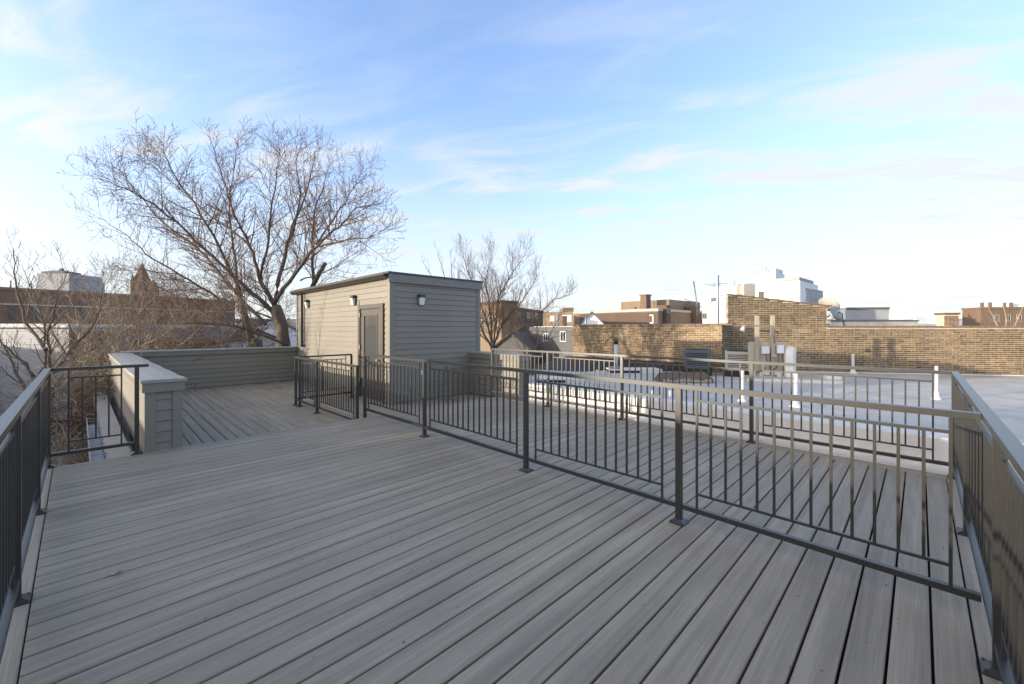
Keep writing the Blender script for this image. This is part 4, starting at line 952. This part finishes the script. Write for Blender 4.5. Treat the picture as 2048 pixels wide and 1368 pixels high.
# --- between bulkhead and brick wing
facade('apartment_house', 'sunlit tan apartment house right of the bulkhead', (945, 52), (1003, 46), 608, 2.2, 'tan_brick', 'grey_dark', [(964, 969, 622, 632), (978, 983, 622, 632), (991, 996, 622, 632), (964, 969, 640, 650), (978, 983, 640, 650), (991, 996, 640, 650)], cornice='dark_brick')
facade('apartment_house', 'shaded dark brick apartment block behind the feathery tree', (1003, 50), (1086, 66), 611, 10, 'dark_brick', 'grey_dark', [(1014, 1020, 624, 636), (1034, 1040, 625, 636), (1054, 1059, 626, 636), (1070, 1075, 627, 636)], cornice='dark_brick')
facade('school_wing', 'low brown brick wing left of the school', (1086, 92), (1148, 88), 625, 14, 'tan_brick', 'grey_dark', [(1100, 1108, 632, 642), (1126, 1142, 631, 643)], 'glass_pale')
o = facade('roof_box', 'dark stair box on the low brown wing', (1126, 92), (1147, 92), 616, 6, 'tan_brick', 'grey_dark', cat='roof box')
slanted_gable('gabled_house', 'grey gabled house below the feathery bare tree', 985, 1058, 30, 696, 668, 8, 'slate_blue', 'shingle', R(-20), [(-.6, .2, 6.6, 7.8)])
facade('flat_house', 'grey flat-roofed house with dark window beside the brick wing', (1062, 33), (1150, 29), 655, 8, 'slate_blue', 'white_wall', [(1122, 1132, 664, 682), (1088, 1096, 668, 682)], cornice='grey_dark')
o = facade('chimney_stack', 'dark slim chimney on the grey flat-roofed house', (1126, 33), (1134, 33), 632, .8, 'dark_brick', None, cat='chimney')
# --- school behind the brick wing
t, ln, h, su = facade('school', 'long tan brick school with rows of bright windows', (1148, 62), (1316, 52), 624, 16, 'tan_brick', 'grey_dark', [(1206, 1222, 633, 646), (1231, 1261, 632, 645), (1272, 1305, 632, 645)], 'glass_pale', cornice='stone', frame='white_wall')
bx(5, ln-1, 5, 15, h+.1, h+1.5).build('upper_storey', 'tan_brick', t)
s0, _ = su(1265); s1, _ = su(1277)
MB().box(s0, s1, 2.0, 3.2, h, h+2.0).build('chimney', 'brown_brick', t); bx(s0-.12, s1+.12, 1.9, 3.3, h+2.002, h+2.15).build('chimney_cap', 'clay', t)
facade('school_block', 'end of the school with entrance tower, its shade painted as darker brick', (1316, 52), (1398, 62), 624, 12, 'dark_brick', 'grey_dark', [(1342, 1354, 634, 645), (1360, 1372, 634, 645)], 'glass_pale')  # school brick again, darkened to paint in the shade of this end
facade('school_tower', 'slim brown stair tower on the school end', (1333, 52.5), (1341, 53), 610, 1.5, 'dark_brick', None, [(1335, 1339, 617, 625)], cat='tower', frame='stone')
facade('school_tower', 'second slim stair tower at the right end of the school', (1391, 58), (1398, 59), 613, 1.5, 'dark_brick', None, [(1393, 1396, 620, 630)], cat='tower', frame='stone')
facade('roof_box', 'small tan roof box above the school', (1360, 75), (1376, 74), 602, 5, 'tan_brick', None, cat='roof box')
slanted_gable('gabled_house', 'white gable end peeking above the brick wing', 1160, 1208, 34, 650, 625, 5, 'white_wall', 'grey_dark', R(-12))
# --- white apartment block
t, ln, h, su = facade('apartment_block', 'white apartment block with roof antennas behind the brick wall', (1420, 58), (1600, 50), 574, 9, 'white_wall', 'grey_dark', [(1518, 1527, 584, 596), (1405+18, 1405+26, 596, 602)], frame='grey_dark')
s0, _ = su(1500); s1, _ = su(1541)
bx(s0, s1, 2, 6, h, h+1.55).build('roof_house', 'white_wall', t); bx(s0+1.6, s1-.1, 2.4, 5.6, h+1.552, h+2.1).build('tank_room', 'white_wall', t)
for i, (u, hh2) in enumerate(((1499, 2.6), (1517, 3.0), (1522, 2.5), (1530, 2.7), (1588, 1.3), (1593, .9))):
    s, _ = su(u); MB().tube([(s, 3, h), (s, 3, h+hh2)], .05, 5).box(s-.12, s+.12, 2.9, 3.0, h+hh2-.5, h+hh2).build('antenna', 'metal_grey', t)
bx(su(1541)[0]+.2, ln-.3, 1, 8, h+.1, h+.55).build('roof_plant', 'grey_wall', t)
facade('apartment_wing', 'lower white wing of the apartment block at its left', (1405, 50), (1458, 48), 604, 6, 'white_wall', 'grey_dark', [(1405, 1413, 627, 637)], cat='building', frame='wood')
facade('apartment_block', 'side of the white apartment block with windows, its shade painted grey', (1600.5, 50.5), (1646, 56), 574, 10, 'grey_wall', 'white_wall', [(1603, 1606, 581, 592), (1611, 1616, 585, 597), (1627, 1630, 586, 596), (1634, 1637, 587, 597), (1640, 1643, 588, 598), (1611, 1616, 604, 612)], frame='white_wall')  # white building's shaded side, the shade put into a grey wall colour
o = facade('chimney_stack', 'tan hooded chimney before the white apartment block', (1488, 26), (1511, 26), 568, .9, 'stone', None, cat='chimney', zb=2)
# --- low buildings at right
facade('grey_house', 'pale grey box house with dark roof edge beyond the brick wall', (1693, 30), (1778, 29.5), 618, 1.6, 'grey_wall', 'grey_dark', cornice=None, bands=((615, 619, 'grey_dark', .06),))
facade('grey_house', 'low pale roof parapet in front of the grey box house', (1662, 25), (1836, 24), 642, 1, 'stone', 'grey_dark', bands=((640.5, 643, 'grey_dark', .05),), cat='wall')
facade('white_house', 'low white building left of the brick chimney', (1789, 40), (1836, 39.6), 627, 6, 'white_wall', None, [(1796, 1800, 632, 637)])
facade('white_house', 'bright white low house next to the brick chimney', (1833, 34), (1876, 33.7), 632, 6, 'white_wall', 'white_wall')
facade('white_house', 'distant low white house right of the brick chimney', (1925, 70), (1962, 69.5), 640, 6, 'white_wall', 'grey_dark', [(1934, 1938, 643, 648), (1948, 1952, 643, 648)])
t, ln, h, su = facade('brick_block', 'brown brick block with ornamental parapet at far right', (1962, 62), (2130, 60), 615, 3.2, 'brown_brick', 'white_wall', [(1990, 1997, 630, 642), (2012, 2020, 630, 642), (2034, 2042, 630, 642)], cornice='brown_brick', frame='stone')
for s in (.1, 1.1, 2.9, 3.7): MB().box(s, s+.28, 0, .3, h, h+.75).build('finial', 'brown_brick', t); 
bx(4.6, ln, .8, 3, h+.1, h+1.2).build('upper_storey', 'white_wall', t)
small_tree('bare_tree', 'pale bare tree before the brown brick block at far right', [st(40, (2010, 690), (2012, 640), (2005, 600)), st(40, (2010, 690), (1990, 640), (1975, 612)), st(40, (2010, 690), (2035, 640), (2050, 605))], 51, (2.0, 2.4), (1.8, .9), 'twig_pale', 'twig_pale', 0, .5, .5, .10)
# far skyline: individual low houses along the horizon
rnd = random.Random(77); cols = ['brown_brick', 'stone', 'white_wall', 'grey_wall', 'tan_brick', 'dark_brick']
words = ['brown brick', 'sandstone', 'white', 'grey', 'tan brick', 'dark brick']; k = 0
for u in list(range(420, 600, 26))+list(range(965, 1150, 27))+list(range(1640, 2048, 30)):
    c = rnd.randrange(6); w = rnd.uniform(14, 26); d = rnd.uniform(130, 210); v = rnd.uniform(638, 648)
    lab = 'distant %s low building on the horizon' % words[c]
    t, *_ = facade('distant_building', lab, (u, d), (u+w, d+rnd.uniform(-8, 8)), v, 10, cols[c], 'grey_dark', [(u+w*.25, u+w*.4, v+3, v+7), (u+w*.6, u+w*.75, v+3, v+7)])
    t['group'] = 'distant %s buildings' % words[c]
# far tree line
rnd = random.Random(78); mb = MB()
for i in range(2600):
    u = rnd.uniform(1000, 2080); d = rnd.uniform(230, 330); p = px(u, 650, d); p.z = rnd.uniform(-4, 4.2); 
    mb.tube([p, p+Vector((rnd.uniform(-1, 1), rnd.uniform(-1, 1), rnd.uniform(.8, 2.6)))], [.25, .08], 3, cap=False)
o = mb.build('far_trees', 'twig'); tag(o, 'brownish line of bare trees along the horizon', 'trees', None, 'stuff')

# --- masts, aerials and dishes above the brick walls
def mast(name, label, pts, r, m='metal_grey', cat='antenna'):
    b = Vector(pts[0]); t = thing(name, label, cat, b)
    MB().tube([Vector(p)-b for p in pts], r, 6).build('pole', m, t); return t, b
D = 17.5*S
t, b = mast('antenna_mast', 'tall upright antenna mast with crossed aerial bars', [px(1437, 652, D), px(1437, 550, D)], .035)
for (a, c) in (((1421, 606), (1444, 591)), ((1413, 618), (1422, 605)), ((1424, 607), (1419, 604)), ((1444, 592), (1441, 588))): MB().tube([px(*a, D)-b, px(*c, D)-b], .018, 5).build('aerial_bar', 'metal_grey', t)
for (a, c) in (((1408, 569), (1456, 567)), ((1418, 571), (1432, 571)), ((1440, 575), (1450, 575)), ((1428, 564), (1428, 574)), ((1440, 565), (1440, 576))): MB().tube([px(*a, D+.3)-b, px(*c, D+.3)-b], .012, 5).build('aerial_bar', 'metal_grey', t)
t, b = mast('antenna_mast', 'slanted aerial pole leaning above the brick wing', [px(1400, 650, 16.5*S), px(1387, 562, 16.5*S)], .035)
for (a, c) in (((1370, 598), (1424, 624)), ((1372, 600), (1368, 596)),): MB().tube([px(*a, 16.5*S)-b, px(*c, 16.5*S)-b], .012, 5).build('aerial_bar', 'metal_grey', t)
def dish(u, v, d, r, label, rz, tilt, m, back):
    p = px(u, v, d); t = thing('satellite_dish', label, 'satellite dish', p, rz)
    rim = 18; vv = []; prof = [(0, 0), (.35, .03), (.7, .11), (1.0, .24)]
    for rr, dd in prof[1:]: vv += [(r*rr*math.cos(2*math.pi*j/rim), -r*dd, r*rr*.9*math.sin(2*math.pi*j/rim)) for j in range(rim)]
    vv = [(0, 0, 0)]+vv
    ff = [(0, 1+(j+1) % rim, 1+j) for j in range(rim)]+[(1+i*rim+j, 1+i*rim+(j+1) % rim, 1+(i+1)*rim+(j+1) % rim, 1+(i+1)*rim+j) for i in range(2) for j in range(rim)]
    n0 = len(vv); vb = [(x, y+.012, z) for x, y, z in vv]; fb = [tuple(i+n0 for i in q[::-1]) for q in ff]
    rimf = [(1+2*rim+j, 1+2*rim+(j+1) % rim, n0+1+2*rim+(j+1) % rim, n0+1+2*rim+j) for j in range(rim)]
    o = MB().add(vv+vb, ff+fb+rimf, True).build('reflector', m, t); o.rotation_euler = (tilt, 0, 0)
    MB().tube([(0, .02, 0), (0, .15, -.05), (.02, .2, -r*1.1), (-.1, .25, -r*1.9)], .022, 6).build('mount', 'cable', t)
    MB().tube([(0, -.05, -r*.8), (0, -r*.9, -r*.3)], .012, 5).box(-.04, .04, -r*.95, -r*.82, -r*.34, -r*.2).build('feed_arm', 'metal_grey', t)
dish(1655, 612, 15.6*S, .48, 'pale satellite dish tilted up on the brick parapet', R(60), R(-40), 'stone', 'stone')
dish(1677, 625, 15.2*S, .42, 'dark satellite dish at the step of the brick wall', R(-200), R(20), 'metal_grey', 'grey_dark')

# ================================================================== small things
def leaf(p, sc_, seed, rz):
    r = random.Random(seed); vv = []
    for (x, y) in ((-1, 0), (-.5, .32), (0, .42), (.5, .25), (1.1, 0), (.5, -.28), (0, -.4), (-.5, -.3)): vv.append((x*.04*sc_, y*.04*sc_, .004+r.uniform(.0, .02)*sc_))
    vv.append((0, 0, .003)); n_ = 8
    top = [(x, y, z+.0012) for x, y, z in vv]
    return MB().add(vv+top, [(8, (i+1) % 8, i) for i in range(8)]+[(17, 9+i, 9+(i+1) % 8) for i in range(8)]+[(i, (i+1) % 8, 9+(i+1) % 8, 9+i) for i in range(8)])
p = floor_px(231, 1149, .002); o = leaf(p, 1.0, 5, 0).build('dry_leaf', 'wood', None, p, R(-20)); tag(o, 'single curled dry leaf lying on the front deck', 'leaf')
rnd = random.Random(9)
spots = [(895+rnd.gauss(0, 14), 800+rnd.gauss(0, 3)) for _ in range(16)]+[(941+rnd.gauss(0, 6), 786+rnd.gauss(0, 2.5)) for _ in range(12)]
for i, (u, v) in enumerate(spots):
    p = floor_px(u, v, LZ+.002)
    if p.y > BY-.05: p.y = BY-.06-rnd.uniform(0, .3)
    o = leaf(p, rnd.uniform(.6, 1.1), i, 0).build('dry_leaf', 'leaf_dry', None, p, rnd.uniform(0, 6)); tag(o, 'dark dry leaf in the drift at the foot of the bulkhead', 'leaf', 'leaves drifted against the bulkhead')
for i, (u, v) in enumerate([(552+rnd.gauss(0, 9), 777+rnd.gauss(0, 1.5)) for _ in range(9)]):
    p = floor_px(u, v, LZ+.002); o = leaf(p, rnd.uniform(.6, 1.1), i+60, 0).build('dry_leaf', 'leaf_dry', None, p, rnd.uniform(0, 6)); tag(o, 'dark dry leaf on the lower deck near the back parapet', 'leaf', 'leaves on the lower deck')
print('objects', len(bpy.data.objects))

# grit and crumbs of leaf on the boards
rnd = random.Random(123); mb = MB()
for i in range(420):
    x_, y_ = rnd.uniform(.2, 5.8), rnd.uniform(-.15, 6.5); r_ = rnd.uniform(.002, .0055); a_ = rnd.uniform(0, 6)
    c_, s_ = math.cos(a_)*r_, math.sin(a_)*r_
    mb.add([(x_+c_*1.6, y_+s_*1.6, .0025), (x_-s_, y_+c_, .0025), (x_-c_*1.3, y_-s_*1.3, .0025), (x_+s_, y_-c_, .0025), (x_, y_, .0025+r_*.6)], [(0, 1, 4), (1, 2, 4), (2, 3, 4), (3, 0, 4), (3, 2, 1, 0)])
o = mb.build('deck_grit', 'leaf_dry'); tag(o, 'specks of grit and leaf crumbs scattered over the deck', 'debris', None, 'stuff')
